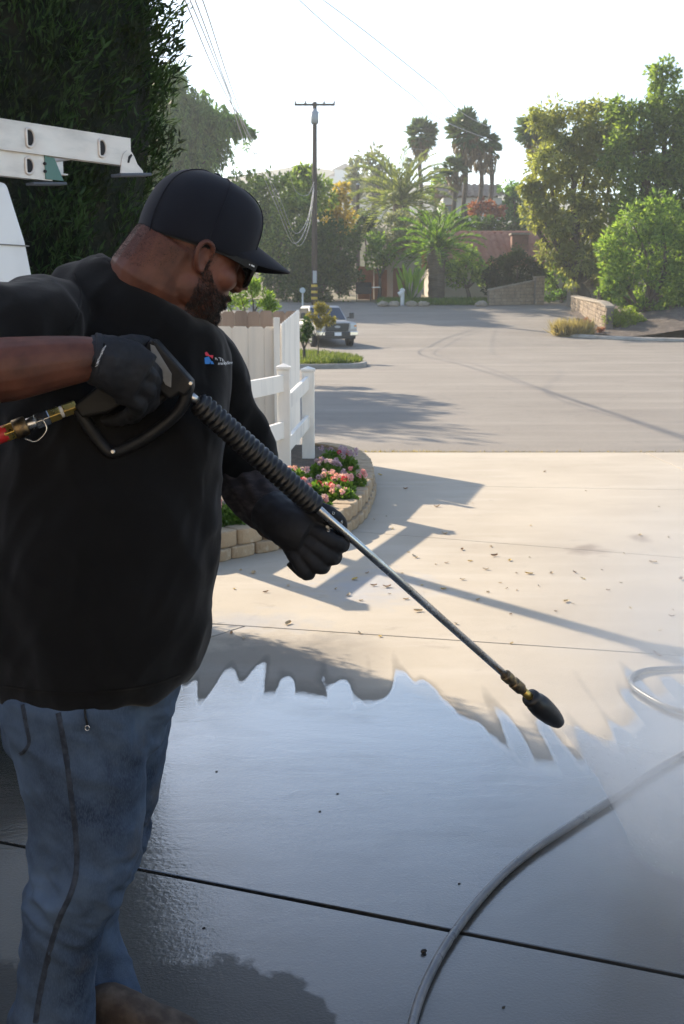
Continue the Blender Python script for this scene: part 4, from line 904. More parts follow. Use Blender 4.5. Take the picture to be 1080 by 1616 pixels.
# weeping pepper tree: hanging strings of leaves
def weeping(name, label, base, lobes, lm, n_str, leafL):
    t = empty(name, base, label, 'tree'); P = []; D = []
    w = np.array([r[0] ** 2 for c, r in lobes]); w = w / w.sum()
    for k in range(n_str):
        c, r = lobes[rng.choice(len(lobes), p=w)]; d = ball(1)[0]; d[2] = abs(d[2]) * .9 - .15; st = np.array(c) + d * np.array(r) * rng.uniform(.35, 1.0)
        ln = rng.uniform(.5, 1.5) * r[0] * .9; m = int(14 + ln * 16); tt = np.sort(rng.uniform(0, 1, m))[:, None]; sway = rng.normal(0, .10, 3) * [1, 1, 0]
        out = d * [1, 1, 0] * .25 * r[0]
        P.append(st + out * np.sin(np.minimum(tt * 2, 1) * 1.5) + np.array([0, 0, -1]) * ln * tt ** 1.2 + sway * tt + rng.normal(0, .035, (m, 3))); D.append(np.array([0, 0, -1]) + rng.normal(0, .55, (m, 3)))
    P = np.concatenate(P); D = np.concatenate(D); n = len(P)
    Vv, Fv = leaf_geo(P, D, leafL * rng.uniform(.6, 1.4, n), leafL * .26 * rng.uniform(.7, 1.3, n)); np_obj('crown', Vv, Fv, lm, t)
    mb = MB(); b = Vector(base); fk = b + Vector((.1, 0, 2.6)); mb.tube([b - UP * .1, b + Vector((.1, 0, 1.3)), fk], [.34, .27, .24], 10); limbs(mb, fk, [c for c, r in lobes], .14, .03); mb.build('trunk', m_bark, t, smooth=True); return t
YP = 88.0
weeping('pepper_tree', 'weeping pepper tree with hanging branches beside the dark cypress', bz(265, YP), [pl(258, 122, YP, 40), pl(300, 172, YP, 50), pl(345, 185, YP, 38), pl(270, 205, YP, 62), pl(210, 180, YP, 70), pl(328, 235, YP, 38), pl(382, 200, YP, 18), pl(180, 290, YP, 75), pl(290, 275, YP, 45)], lm_pep, 1150, .5)
tree('street_tree', 'round-crowned street tree mostly hidden behind the cypress, shading the street', 'tree', (-8.4, 27.2, 0), [((-7.5, 27.0, 6.2), (1.5, 2.0, 1.4)), ((-8.4, 28.0, 6.6), (1.9, 2.2, 1.7)), ((-7.6, 25.6, 5.8), (1.3, 1.6, 1.1)), ((-7.9, 29.6, 6.8), (1.6, 1.8, 1.4)), ((-8.8, 26.4, 6.4), (2.2, 2.4, 1.9)), ((-9.5, 28.0, 6.8), (2.2, 2.4, 1.9))], lm_mid, .22, .12, 60, .2, group=G)
tree('leafy_tree', 'broad sunlit green tree left of the power pole', 'tree', bz(440, 84), [pl(436, 315, 84, 42), pl(475, 300, 86, 36), pl(410, 345, 84, 45), pl(465, 352, 83, 48), pl(425, 395, 82, 45), pl(505, 310, 88, 30), pl(385, 300, 86, 30), pl(480, 275, 87, 14)], lm_mid, .42, .22, 30, .35, group=G, sub=26, subr=.28)
tree('yellowing_tree', 'small tree with yellowing leaves right of the power pole', 'tree', bz(535, 92), [pl(533, 330, 92, 24), pl(548, 350, 92, 20), pl(520, 345, 92, 22), pl(540, 305, 92, 16)], lm_yel, .38, .22, 22, .22, group=G)
tree('round_hedge_tree', 'dense dark rounded evergreen behind the base of the power pole', 'tree', bz(505, 77), [pl(498, 400, 77, 46), pl(530, 392, 78, 38), pl(468, 425, 76, 36), pl(505, 445, 76, 42), pl(540, 430, 77, 34), pl(475, 462, 75.5, 26), pl(520, 365, 78, 24), pl(445, 450, 77, 28)], lm_dk, .26, .16, 70, .3, group=G, sub=22, subr=.42)
tree('feathery_shrub', 'bright green feathery shrub just above the weathered fence boards', 'shrub', bz(392, 26), [pl(380, 468, 26, 26), pl(412, 472, 26, 20), pl(395, 452, 26, 16), pl(355, 465, 26, 24), pl(430, 480, 26, 12)], lm_bri, .12, .035, 300, .06, group=GS, up=.8)
tree('dark_shrub', 'dark shrub behind the white corner of the picket fence', 'shrub', bz(478, 34), [pl(478, 512, 34, 13), pl(480, 530, 34, 13), pl(486, 520, 34, 9)], lm_dk, .09, .05, 420, .05, group=GS)
tree('young_tree', 'thin young tree with yellow leaves in front of the pickup truck', 'tree', bz(500, 36.5), [pl(509, 490, 36.5, 11), pl(494, 500, 36.5, 10), pl(519, 505, 36.5, 9), pl(502, 484, 36.5, 8), pl(505, 512, 36.5, 8)], leafmat('sapling_leaf', (.14, .13, .04), (.26, .22, .07), .4), .10, .05, 20, .022, group=G)
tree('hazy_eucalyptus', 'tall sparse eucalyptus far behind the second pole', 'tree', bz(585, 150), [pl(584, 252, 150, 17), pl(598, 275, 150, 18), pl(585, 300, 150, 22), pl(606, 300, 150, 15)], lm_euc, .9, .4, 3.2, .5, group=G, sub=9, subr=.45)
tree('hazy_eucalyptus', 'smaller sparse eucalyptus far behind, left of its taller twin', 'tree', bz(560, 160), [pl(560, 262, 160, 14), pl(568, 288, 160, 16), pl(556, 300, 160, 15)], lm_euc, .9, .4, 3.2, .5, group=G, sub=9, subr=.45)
tree('grey_shrub', 'pale grey-green shrub below the tall date palm', 'shrub', bz(622, 80), [pl(612, 378, 80, 28), pl(642, 372, 80, 26), pl(625, 350, 80, 20), pl(640, 395, 80, 22)], lm_gr, .26, .12, 60, .15, group=GS)
tree('light_green_shrub', 'light green shrub in front of the grey-green one', 'shrub', bz(598, 78), [pl(598, 385, 78, 20), pl(592, 410, 78, 18), pl(612, 402, 78, 16)], lm_bri, .28, .18, 45, .12, group=GS)
tree('garden_tree', 'small yellow-green garden tree between date palm and dark bush', 'tree', bz(740, 77), [pl(738, 425, 77, 26), pl(722, 440, 77, 18), pl(757, 432, 77, 18), pl(742, 402, 77, 16), pl(715, 425, 78, 14)], lm_bri, .24, .15, 48, .14, group=G)
tree('dark_bush', 'large dark spreading bush behind the low stone wall', 'shrub', bz(800, 75), [pl(786, 432, 75, 24), pl(815, 418, 75, 26), pl(842, 424, 75, 20), pl(798, 455, 74.6, 24), pl(776, 450, 75, 16), pl(828, 448, 75, 20), pl(800, 412, 75, 12)], lm_pin, .22, .13, 80, .2, group=GS, sub=20)
tree('leafy_shrub', 'loose leafy shrub right of the dark bush, under the big olive-green tree', 'shrub', bz(885, 76), [pl(876, 432, 76, 18), pl(895, 420, 76, 20), pl(905, 445, 76, 18), pl(868, 450, 76, 14)], lm_bri, .24, .14, 45, .1, group=GS)
tree('low_hedge', 'low bluish hedge beyond the stone wall', 'shrub', bz(885, 74.5), [pl(868, 467, 74.5, 9, 1.6), pl(888, 464, 75, 10, 1.6), pl(908, 462, 75, 10, 1.4)], lm_pep, .16, .10, 120, .05, group=GS)
tree('olive_tree', 'large airy olive-green tree right of the tiled roof', 'tree', bz(925, 72), [pl(866, 190, 72, 36), pl(905, 205, 72, 46), pl(940, 190, 72, 38), pl(868, 265, 71, 44), pl(925, 270, 72, 60), pl(965, 240, 73, 50), pl(850, 335, 71, 34), pl(895, 345, 71, 50), pl(945, 350, 72, 55), pl(870, 395, 71, 26), pl(920, 415, 71, 38), pl(960, 420, 72, 40), pl(838, 300, 71, 20)], lm_ol, .36, .15, 46, .4, droop=.25, group=G, sub=30, subr=.25)
tree('tall_tree', 'tallest green tree at the right edge', 'tree', bz(1045, 68), [pl(1045, 115, 68, 26), pl(1050, 160, 68, 42), pl(1010, 190, 68, 40), pl(1080, 190, 68, 45), pl(1000, 240, 68, 50), pl(1055, 240, 68, 58), pl(1100, 260, 68, 60), pl(1010, 300, 68, 50), pl(1075, 310, 68, 55), pl(1140, 220, 68, 70), pl(1120, 330, 68, 60), pl(975, 175, 69, 22)], lm_mid, .34, .16, 46, .45, droop=.15, group=G, sub=30, subr=.26)
tree('jacaranda_tree', 'bright feathery green tree in front of the taller trees at right', 'tree', bz(1010, 60), [pl(1040, 335, 60, 34), pl(1000, 355, 60, 34), pl(965, 395, 60, 34), pl(1050, 380, 60, 45), pl(985, 425, 60, 36), pl(1030, 440, 60, 45), pl(1075, 450, 60, 45), pl(965, 455, 60, 22), pl(1100, 380, 60, 50), pl(1060, 490, 60, 36), pl(1020, 485, 60, 22)], lm_bri, .30, .13, 50, .24, group=G, sub=30, subr=.27)
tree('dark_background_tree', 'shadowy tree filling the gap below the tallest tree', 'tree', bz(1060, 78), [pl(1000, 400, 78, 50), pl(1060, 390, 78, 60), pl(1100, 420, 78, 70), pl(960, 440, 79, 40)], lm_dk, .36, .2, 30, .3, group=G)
tree('yellow_green_bush', 'rounded yellow-green bush beside the stone retaining wall', 'shrub', bz(985, 56.8), [pl(970, 508, 56.8, 17), pl(992, 504, 56.8, 18), pl(1010, 510, 57, 14), pl(980, 520, 56.6, 16), pl(1000, 522, 56.6, 14)], lm_bri, .14, .085, 210, .06, group=GS, hue=None) if False else tree('yellow_green_bush', 'rounded yellow-green bush beside the stone retaining wall', 'shrub', bz(985, 56.8), [pl(970, 508, 56.8, 17), pl(992, 504, 56.8, 18), pl(1010, 510, 57, 14), pl(980, 520, 56.6, 16), pl(1000, 522, 56.6, 14)], leafmat('yellow_green_leaf', (0.091, 0.143, 0.016), (0.230, 0.284, 0.041), .35), .14, .085, 210, .06, group=GS)
tree('rusty_shrub', 'small reddish shrub growing against the stone retaining wall', 'shrub', bz(927, 56), [pl(925, 512, 56, 9), pl(930, 522, 56, 8), pl(948, 520, 56, 6)], lm_red, .09, .05, 260, .03, group=GS)
tree('hill_tree', 'bluish green tree on the hillside right of the fan palms', 'tree', bz(812, 112), [pl(808, 300, 112, 20), pl(822, 312, 112, 22), pl(800, 325, 112, 18), pl(828, 335, 112, 18)], lm_pep, .5, .22, 20, .3, droop=.3, group=G)
tree('hill_tree', 'light green tree on the hillside left of the fan palms', 'tree', bz(695, 118), [pl(698, 290, 118, 14), pl(688, 305, 118, 14), pl(706, 303, 118, 12)], lm_bri, .5, .25, 16, .25, group=G)
tree('bougainvillea', 'red-flowered bougainvillea in front of the upper house', 'shrub', bz(765, 107), [pl(752, 330, 107, 13), pl(772, 328, 107, 14), pl(788, 334, 107, 12)], lm_red, .35, .22, 30, .12, group=GS)
for (x, y, r, lb) in ((672, 345, 15, 'hillside scrub patch left of the fan palm trunks'), (712, 352, 18, 'hillside scrub patch behind the fan palm trunks'), (760, 355, 18, 'hillside scrub patch above the tiled roof ridge'), (805, 356, 18, 'hillside scrub patch above the chimney'), (575, 350, 20, 'hillside scrub patch beside the second pole'), (545, 375, 22, 'hillside scrub patch behind the round evergreen')):
    tree('hillside_scrub', lb, 'shrub', bz(x, 100), [pl(x, y, 100, r, 1.4, .8), pl(x + 12, y + 4, 100, r * .8)], lm_dk, .4, .22, 22, .1, group=GS)
# ---- palms
lm_fan = leafmat('fan_palm_leaf', (0.046, 0.078, 0.046), (0.115, 0.162, 0.081), .25); lm_dead = leafmat('dead_palm_skirt', (0.117, 0.091, 0.058), (0.230, 0.176, 0.115), .15)
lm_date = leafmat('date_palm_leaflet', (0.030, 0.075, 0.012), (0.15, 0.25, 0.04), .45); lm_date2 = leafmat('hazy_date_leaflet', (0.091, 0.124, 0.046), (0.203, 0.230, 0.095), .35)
def fan_palm(label, px, py, Y, rpx, by, skirt, n=34):
    c = np.array(at(px, py, Y)); r = rpx / ppm(px, py, Y); b = at(px, by, Y); t = empty('fan_palm', (c[0], Y, TZ(Y)), label, 'palm tree', 'fan palms on the hill')
    P = []; D = []; L = []; W = []
    for k in range(n):
        el = rng.uniform(-.85, 1.5); az = rng.uniform(0, 2 * pi); d = np.array([cos(el) * cos(az), cos(el) * sin(az), sin(el)]); hub = c + d * r * rng.uniform(.34, .62)
        s = np.cross(d, [0, 0, 1.0]); s /= np.linalg.norm(s) + 1e-6; u = np.cross(s, d); tw = rng.uniform(-.6, .6)
        for a in np.linspace(-1.75, 1.75, 15):
            v = d * cos(a) + (s * cos(tw) + u * sin(tw)) * sin(a) + [0, 0, -.16]; P.append(hub); D.append(v); L.append(r * rng.uniform(.46, .60)); W.append(r * .13)
        P.append(c); D.append(d); L.append(r * .7); W.append(r * .03)
    P, D, L, W = map(np.array, (P, D, L, W)); Vv, Fv = leaf_geo(P, D, L, W, .1); np_obj('crown', Vv, Fv, lm_fan, t)
    m = 380; skirt = skirt * .58; a = rng.uniform(0, 2 * pi, m); q = rng.uniform(0, 1, m); rr = r * (.50 - .30 * q) ; sk = skirt / ppm(px, py, Y)
    P = np.stack([c[0] + np.cos(a) * rr, c[1] + np.sin(a) * rr, c[2] - r * .1 - q * sk], 1); D = np.stack([np.cos(a) * .25, np.sin(a) * .25, np.full(m, -1.0)], 1) + rng.normal(0, .18, (m, 3))
    Vv, Fv = leaf_geo(P, D, r * .30 * rng.uniform(.6, 1.3, m), r * .09, .1); np_obj('dead_leaf_skirt', Vv, Fv, lm_dead, t)
    mb = MB(); zs = np.linspace(TZ(Y) - .3, c[2], 18); mb.tube([(c[0] + .12 * sin(z), Y, z) for z in zs], [.2 + .03 * (k % 2) for k in range(18)], 10); mb.build('trunk', m_bark2, t, smooth=True); return t
fan_palm('lone fan palm standing left of the fan palm cluster', 665, 214, 118, 31, 330, 50, 46)
fan_palm('tallest fan palm of the cluster', 735, 210, 106, 40, 360, 78, 42)
fan_palm('fan palm of the cluster leaning out right of the tallest', 760, 222, 107, 33, 350, 70, 34)
fan_palm('shortest fan palm of the cluster, lowest crown at its left', 719, 270, 105, 27, 350, 40, 30)
fan_palm('thin fan palm at the right of the cluster', 776, 240, 108, 19, 350, 50, 16)
fan_palm('fan palm whose crown peeks out left of the olive-green tree', 845, 205, 96, 36, 330, 50, 36)
fan_palm('small distant fan palm behind the tall date palm', 690, 275, 150, 14, 320, 20, 20)
fan_palm('small distant fan palm left of the lone fan palm', 645, 258, 150, 11, 320, 20, 20)
def date_palm(label, px, py, Y, rpx, by, trunk_r, nf, lm, up):
    c = np.array(at(px, py, Y)); r = rpx / ppm(px, py, Y); t = empty('date_palm', (c[0], Y, TZ(Y)), label, 'palm tree')
    P = []; D = []; L = []; W = []; mb = MB()
    for k in range(nf):
        az = 2 * pi * k * .381966; el = up - (up + .35) * (k / nf) ; d = np.array([cos(az), sin(az), 0]); m = 34; prev = c.copy(); pts = []
        for i in range(m + 1):
            q = i / m; e = el - 1.15 * q ** 1.4; pts.append(prev.copy()); prev = prev + (d * cos(e) + np.array([0, 0, 1]) * sin(e)) * r * 1.12 / m
        s = np.cross(d, [0, 0, 1.0])
        for i in range(3, m):
            tg = pts[i + 1] - pts[i]; tg /= np.linalg.norm(tg); ln = r * .17 * sin(pi * min(1, .12 + .9 * i / m)) ** .7
            for sg in (-1, 1):
                P.append(pts[i]); D.append(tg * .75 + s * sg * .75 + np.array([0, 0, .42]) + rng.normal(0, .08, 3)); L.append(ln * rng.uniform(.85, 1.1)); W.append(r * .022)
        mb.tube([Vector(q) for q in pts[::4]], lerpn([r * .014, r * .004], len(pts[::4]) - 1), 5)
    P, D, L, W = map(np.array, (P, D, L, W)); Vv, Fv = leaf_geo(P, D, L, W, .2); cr = np_obj('crown', Vv, Fv, lm, t); mb.build('frond_stem', lm, cr)
    mb = MB(); zs = np.linspace(TZ(Y) - .2, c[2] + .05, 16); mb.tube([(c[0], Y, z) for z in zs], [trunk_r * (1 + .09 * (k % 2)) * (1.25 if k > 11 else 1) for k in range(16)], 12); mb.build('trunk', m_bark2, t, smooth=False); return t
date_palm('stout date palm with arching fronds in the garden by the street', 690, 392, 76, 80, 466, .55, 46, lm_date, 1.4)
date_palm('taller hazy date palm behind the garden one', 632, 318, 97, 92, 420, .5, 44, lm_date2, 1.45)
# bird of paradise clump
lm_ban = leafmat('paddle_leaf', (0.117, 0.221, 0.026), (0.270, 0.392, 0.068), .45)
b = Vector(bz(648, 75)); t = empty('bird_of_paradise', b, 'bright green clump of upright paddle leaves left of the garden date palm', 'plant'); P = []; D = []; L = []; W = []
for k in range(26):
    a = rng.uniform(0, 2 * pi); hh = rng.uniform(.8, 2.6); P.append([b.x + cos(a) * .5, b.y + sin(a) * .4, b.z + hh * .55]); D.append([cos(a) * .45, sin(a) * .45, 1.0]); L.append(rng.uniform(1.1, 1.7)); W.append(rng.uniform(.28, .42))
Vv, Fv = leaf_geo(np.array(P), np.array(D), np.array(L), np.array(W), .2); np_obj('leaf_blades', Vv, Fv, lm_ban, t)
mb = MB(); [mb.tube([b + Vector((0, 0, 0)), Vector(p)], [.06, .03], 6) for p in P]; mb.build('stalks', lm_date, t)
# grasses
def grass(name, label, poly_fn, n, hgt, lm, kind='stuff', cat='grass', wdt=.012):
    P = np.array([poly_fn() for _ in range(n)]); D = rng.normal(0, .45, (n, 3)) + [0, 0, 1]; Vv, Fv = leaf_geo(P, D, hgt * rng.uniform(.5, 1.4, n), wdt, .1); o = np_obj(name, Vv, Fv, lm); tag(o, label, cat, kind=kind); return o

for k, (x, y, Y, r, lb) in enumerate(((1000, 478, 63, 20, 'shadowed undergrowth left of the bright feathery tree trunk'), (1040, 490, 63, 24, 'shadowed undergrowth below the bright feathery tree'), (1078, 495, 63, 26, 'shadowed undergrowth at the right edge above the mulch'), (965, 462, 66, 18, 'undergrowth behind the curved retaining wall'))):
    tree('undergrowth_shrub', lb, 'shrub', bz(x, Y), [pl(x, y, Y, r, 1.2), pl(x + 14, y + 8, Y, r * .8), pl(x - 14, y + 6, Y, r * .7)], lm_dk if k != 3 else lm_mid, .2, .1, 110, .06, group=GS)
# ================================================================== lawn island, kerbs, right bank
m_kerb = mat('kerb_concrete', (.36, .33, .29), .9, var=((.24, .215, .185), 2, 5, .4, .7), bump=[(30, .4, .01)], coords='pos')
m_lawn = mat('lawn_soil', (.075, .09, .035), .95, var=((.12, .10, .055), 2, 5, .45, .7), coords='pos')
edge = [Vector((-9, 32.0, 0)), Vector((-4, 31.6, 0)), Vector((-1.2, 31.7, 0)), Vector((.2, 32.2, 0)), Vector((.72, 33.2, 0)), Vector((.7, 35.5, 0)), Vector((.1, 39, 0)), Vector((-1.4, 44, 0)), Vector((-2.3, 50, 0)), Vector((-3.1, 56, 0))]
es = spline(edge, 5); mb = MB(); pr = [(0, -.02), (0, .11), (-.03, .135), (-.16, .135), (-.17, -.02)]; rings = []
for i, p in enumerate(es):
    d = (es[min(i + 1, len(es) - 1)] - es[max(i - 1, 0)]).normalized(); nn = Vector((d.y, -d.x, 0)); rings.append([p + nn * a + UP * (b_ + TZ(p.y)) for a, b_ in pr])
mb.loft(rings); tag(mb.build('kerb', m_kerb), kind='structure')
V = []; F = []
for i, p in enumerate(es): V += [(p.x - .15, p.y + .12, TZ(p.y) + .12), (min(p.x - 2.5, -3), p.y + 3.5, TZ(p.y + 3.5) + .16), (-30, p.y + 4, TZ(p.y + 4) + .12)]
F = [(i * 3 + k, i * 3 + k + 1, (i + 1) * 3 + k + 1, (i + 1) * 3 + k) for i in range(len(es) - 1) for k in range(2)]
tag(np_obj('lawn', V, F, m_lawn), kind='structure')
lm_grass = leafmat('lawn_blade', (.05, .085, .02), (.15, .17, .06), .35); 
def isl():
    i = random.randrange(8, len(es) - 12); p = es[i]; q = random.random() ** 1.4; return (p.x - .16 - q * 3.5, p.y + .15 + q * 2.5 + random.random() * .5, TZ(p.y) + .12)
grass('lawn_grass', 'short green and straw grass on the kerbed corner in front of the truck', isl, 9000, .16, lm_grass, wdt=.03)
m_mulch = mat('dark_mulch', (.085, .066, .052), .97, var=((.16, .125, .10), 3, 6, .45, .7), bump=[(12, .9, .08)], coords='pos')
# mulch bank rising at the right
xs_ = np.linspace(11.3, 60, 24); ys_ = np.linspace(51.2, 75, 18)
def bankz(x, y):
    e = 51.3 + max(0, 17 - x) * .62; q = max(0, min(1, (y - e) / 5)); lift = max(0, min(1, (x - 12.5) / 7)); return TZ(y) - .02 + q * (.12 + lift * 1.25)
V = [(x, y, bankz(x, y)) for y in ys_ for x in xs_]; F = [(j * 24 + i, j * 24 + i + 1, (j + 1) * 24 + i + 1, (j + 1) * 24 + i) for j in range(17) for i in range(23)]
F = [f for f in F if all((V[i][0] > RIGHT(min(V[i][1], 69.9)) - 1.0) and (V[i][1] < 70.5 or V[i][0] > 19) for i in f)]
tag(np_obj('mulch_bank', V, F, m_mulch, smooth=True), kind='structure')
mb = MB(); kp = spline([gnd(932, 549), gnd(950, 546), gnd(985, 544.5), gnd(1045, 542)], 4); [None for _ in kp]
mb.tube([p + UP * .05 for p in kp], [(.18, .1)] * len(kp), 8); mb2 = MB()
mb.tube([p + UP * (.02 + TZ(p.y)) for p in spline([Vector((11.2, 55.3, 0)), Vector((12.2, 54.2, 0)), Vector((13.6, 53.3, 0)), Vector((15.6, 52.6, 0)), Vector((20, 51.7, 0)), Vector((30, 51.0, 0)), Vector((60, 50.9, 0))], 5)], [(.2, .15)] * 31, 8)
cur = mb.build('kerb_end', m_kerb); tag(cur, kind='structure')
def dg():
    a = random.uniform(0, 2 * pi); q = sqrt(random.random()); p = at(905, 500, 55.3); return (p.x + cos(a) * q * .95, 55.3 + sin(a) * q * .7, TZ(55.3))
o = grass('dry_grass_clump', 'dry tawny grass clump at the street corner', dg, 2600, .75, lm_dry, kind=None, cat='grass', wdt=.035)
# ---- stone walls
m_stone = mat('warm_stone', (.34, .26, .18), .92, var=[((.22, .165, .12), 2.2, 5, .4, .7), ((.42, .35, .26), 7, 4, .55, .75)], bump=[(9, .8, .05)], coords='pos')
m_capst = mat('wall_cap', (.33, .28, .22), .9, var=((.24, .2, .155), 3, 4, .4, .7), bump=[(12, .5, .03)], coords='pos'); m_mort = mat('mortar', (.16, .135, .11), .95, coords='pos')
def stone_wall(name, label, pts, hgts, th=.35, cap=True, row=.22):
    b = Vector(pts[0]); w = empty(name, b, label, 'wall'); cm = MB(); tm = MB()
    for i in range(len(pts) - 1):
        p, q = Vector(pts[i]), Vector(pts[i + 1]); h0, h1 = hgts[i], hgts[i + 1]; d = (q - p); L_ = Vector((d.x, d.y, 0)).length; dx = Vector((d.x, d.y, 0)).normalized(); nn = Vector((-dx.y, dx.x, 0))
        if nn.dot(-(p + q) / 2) < 0: nn = -nn
        cm.prism([p - UP * .2, q - UP * .2, q + UP * h1, p + UP * h0], -nn * (th - .06))
        if cap: tm.prism([p + nn * .1 + UP * (h0 + .001), q + nn * .1 + UP * (h1 + .001), q + nn * .1 + UP * (h1 + .11), p + nn * .1 + UP * (h0 + .11)], -nn * (th + .12))
        z = 0.0; hm = max(h0, h1)
        while z < hm - .03:
            x = random.uniform(-.2, 0)
            while x < L_:
                wd = random.uniform(.28, .55); a0, a1 = max(x, 0) / L_, min(x + wd - .03, L_) / L_
                if a1 - a0 > .02:
                    top = lambda a: min(z + row - .025, h0 + (h1 - h0) * a - .004)
                    if top((a0 + a1) / 2) - z > .04:
                        P0 = p.lerp(q, a0); P1 = p.lerp(q, a1); j = random.uniform(.0, .03); k = [random.uniform(-.02, .02) for _ in range(4)]
                        mb = MB(); mb.prism([P0 + UP * (z + k[0] * .5), P1 + UP * (z + k[1] * .5), P1 + UP * (top(a1) + k[2] * .5), P0 + UP * (top(a0) + k[3] * .5)], nn * (.035 + j)); mb.build('stone', m_stone, w, bevel=.02, seg=1)
                x += wd
            z += row
    cm.build('core', m_mort, w); 
    if cap: tm.build('coping', m_capst, w, bevel=.02)
    return w
def T3(px, Y, dz=0): p = at(px, 500, Y); return Vector((p.x, Y, TZ(Y) + dz))
stone_wall('stone_wall', 'low sloping stone wall in front of the dark bush', [T3(771, 72.6), T3(845, 73.4)], [.95, 1.5]); stone_wall('stone_pillar', 'square stone pillar ending the low sloping wall', [T3(844, 73.0), T3(858, 73.1)], [1.75, 1.75], .6)
stone_wall('retaining_wall', 'curved stone retaining wall beside the yellow-green bush', [T3(902, 69), T3(925, 62), T3(948, 57.5), T3(958, 56.5)], [.85, 1.25, 1.45, 1.3], .4)
stone_wall('retaining_wall', 'upper stone wall stepping up behind the curved retaining wall', [T3(899, 71.5), T3(918, 72), T3(938, 72.8)], [1.0, 1.35, 2.0], .4); stone_wall('stone_pillar', 'flat-capped stone pillar at the top of the upper wall', [T3(932, 73), T3(948, 73.1)], [2.35, 2.35], .5)
for (x, Y, hh, lb) in ((1000, 64, 3.6, 'dark trunk-like timber post under the bright feathery tree'), (945, 60, 1.9, 'short timber post above the curved retaining wall')):
    b = T3(x, Y); t = empty('timber_post', b, lb, 'post'); mb = MB(); mb.tube([b, b + UP * hh * .6, b + Vector((.05, 0, hh))], [.2, .17, .15], 8); mb.build('shaft', m_bark, t); mb = MB(); mb.lathe(b + Vector((.05, 0, hh)), UP, [(0, .2), (.06, .2), (.1, .1)], 8); mb.build('cap', m_capst, t)
# ================================================================== houses
def tile_mat(name, a, b_): return mat(name, a, .85, var=[(b_, 1.4, 4, .35, .7)], bump=[(6, .4, .03)], coords='pos')
m_tile = tile_mat('terracotta_tile', (.33, .135, .085), (.42, .20, .13)); m_tile2 = tile_mat('dusty_tile', (.30, .22, .18), (.40, .32, .26)); m_wall = mat('stucco', (.52, .46, .38), .9, var=((.44, .38, .31), .8, 4, .4, .7), coords='pos'); m_wood = mat('fascia_wood', (.22, .10, .06), .8)
m_brick = mat('chimney_brick', (.22, .105, .07), .9, var=((.14, .07, .05), 3, 4, .4, .7), coords='pos')
def tile_roof(x0, x1, ye, ze, yr, zr, mm, parent, pitch=.5, name='roof'):
    nx = int((x1 - x0) / pitch); m = 6; V = []; F = []; rows = 10
    for r in range(rows + 1):
        for st in (0, 1):
            q = min(1, (r + (0 if st == 0 else .0)) / rows); y = ye + (yr - ye) * q; z = ze + (zr - ze) * q + (.05 if st == 1 and r < rows else 0.0)
            for i in range(nx * m + 1): V.append((x0 + i * pitch / m, y, z + .15 * abs(sin(pi * i / m)) ** .8))
    W_ = nx * m + 1; R_ = (rows + 1) * 2
    F = np.array([(j * W_ + i, j * W_ + i + 1, (j + 1) * W_ + i + 1, (j + 1) * W_ + i) for j in range(R_ - 1) for i in range(W_ - 1)])
    return np_obj(name, V, F, mm, parent, smooth=False)
hx0, hx1 = at(672, 368, 84).x, at(930, 368, 84).x; zr_ = at(800, 369, 86).z; ze_ = at(800, 416, 80).z; gz = TZ(84)
hs = empty('tiled_house', ((hx0 + hx1) / 2, 84, gz), 'house with terracotta tiled roof and brick chimney behind the garden', 'house')
tile_roof(hx0, hx1, 80, ze_, 86, zr_, m_tile, hs); mb = MB(); mb.prism([(hx0, 92, ze_), (hx1, 92, ze_), (hx1, 86, zr_ - .02), (hx0, 86, zr_ - .02)], (0, 0, -.1)); mb.build('rear_roof', m_tile, hs)
mb = MB(); mb.box(((hx0 + hx1) / 2, 86, (gz + ze_) / 2 - .1), (hx1 - hx0 - 1, 11, ze_ - gz + .1)); mb.build('wall', m_wall, hs)
mb = MB(); mb.tube([(hx0, 86, zr_ + .08), (hx1, 86, zr_ + .08)], .14, 8); mb.build('ridge_cap', m_tile, hs)
mb = MB(); mb.box(((hx0 + hx1) / 2, 79.95, ze_ - .12), (hx1 - hx0, .08, .22)); mb.build('fascia', m_wood, hs)
c0, c1 = at(807, 380, 82.5).x, at(833, 380, 82.5).x; ch = empty('tmp', (0, 0, 0), 'x', 'y'); bpy.data.objects.remove(ch)
mb = MB(); zc0 = ze_; zc1 = at(820, 371, 82.5).z; mb.box(((c0 + c1) / 2, 82.5, (zc0 + zc1) / 2), (c1 - c0, 1.0, zc1 - zc0)); chm = mb.build('chimney', m_brick, hs, bevel=.03); mb = MB(); mb.box(((c0 + c1) / 2, 82.5, zc1 + .06), (c1 - c0 + .2, 1.2, .12)); mb.build('chimney_cap', m_capst, chm)
for x in (-.2, .25, .6):
    mb = MB(); xx = hx0 + (hx1 - hx0) * (.5 + x * .7); mb.box((xx, 80.48, gz + 1.5), (1.5, .06, 1.2)); wi = mb.build('window', m_wood, hs); mb = MB(); mb.box((xx, 80.43, gz + 1.5), (1.3, .03, 1.0)); mb.build('pane', m_glass, wi)
wg = empty('garden_shed', T3(630, 80), 'low outbuilding with sloping brown roof edge left of the garden palm', 'shed')
a_, b_ = at(597, 407, 79), at(668, 381, 79); mb = MB(); mb.prism([a_, b_, b_ + UP * .22, a_ + UP * .22], (0, 4, 0)); mb.build('roof', m_tile2, wg); mb = MB(); mb.prism([a_ + Vector((0, -.06, -.12)), b_ + Vector((0, -.06, -.12)), b_ + Vector((0, -.06, .26)), a_ + Vector((0, -.06, .26))], (0, .05, 0)); mb.build('fascia', m_wood, wg)
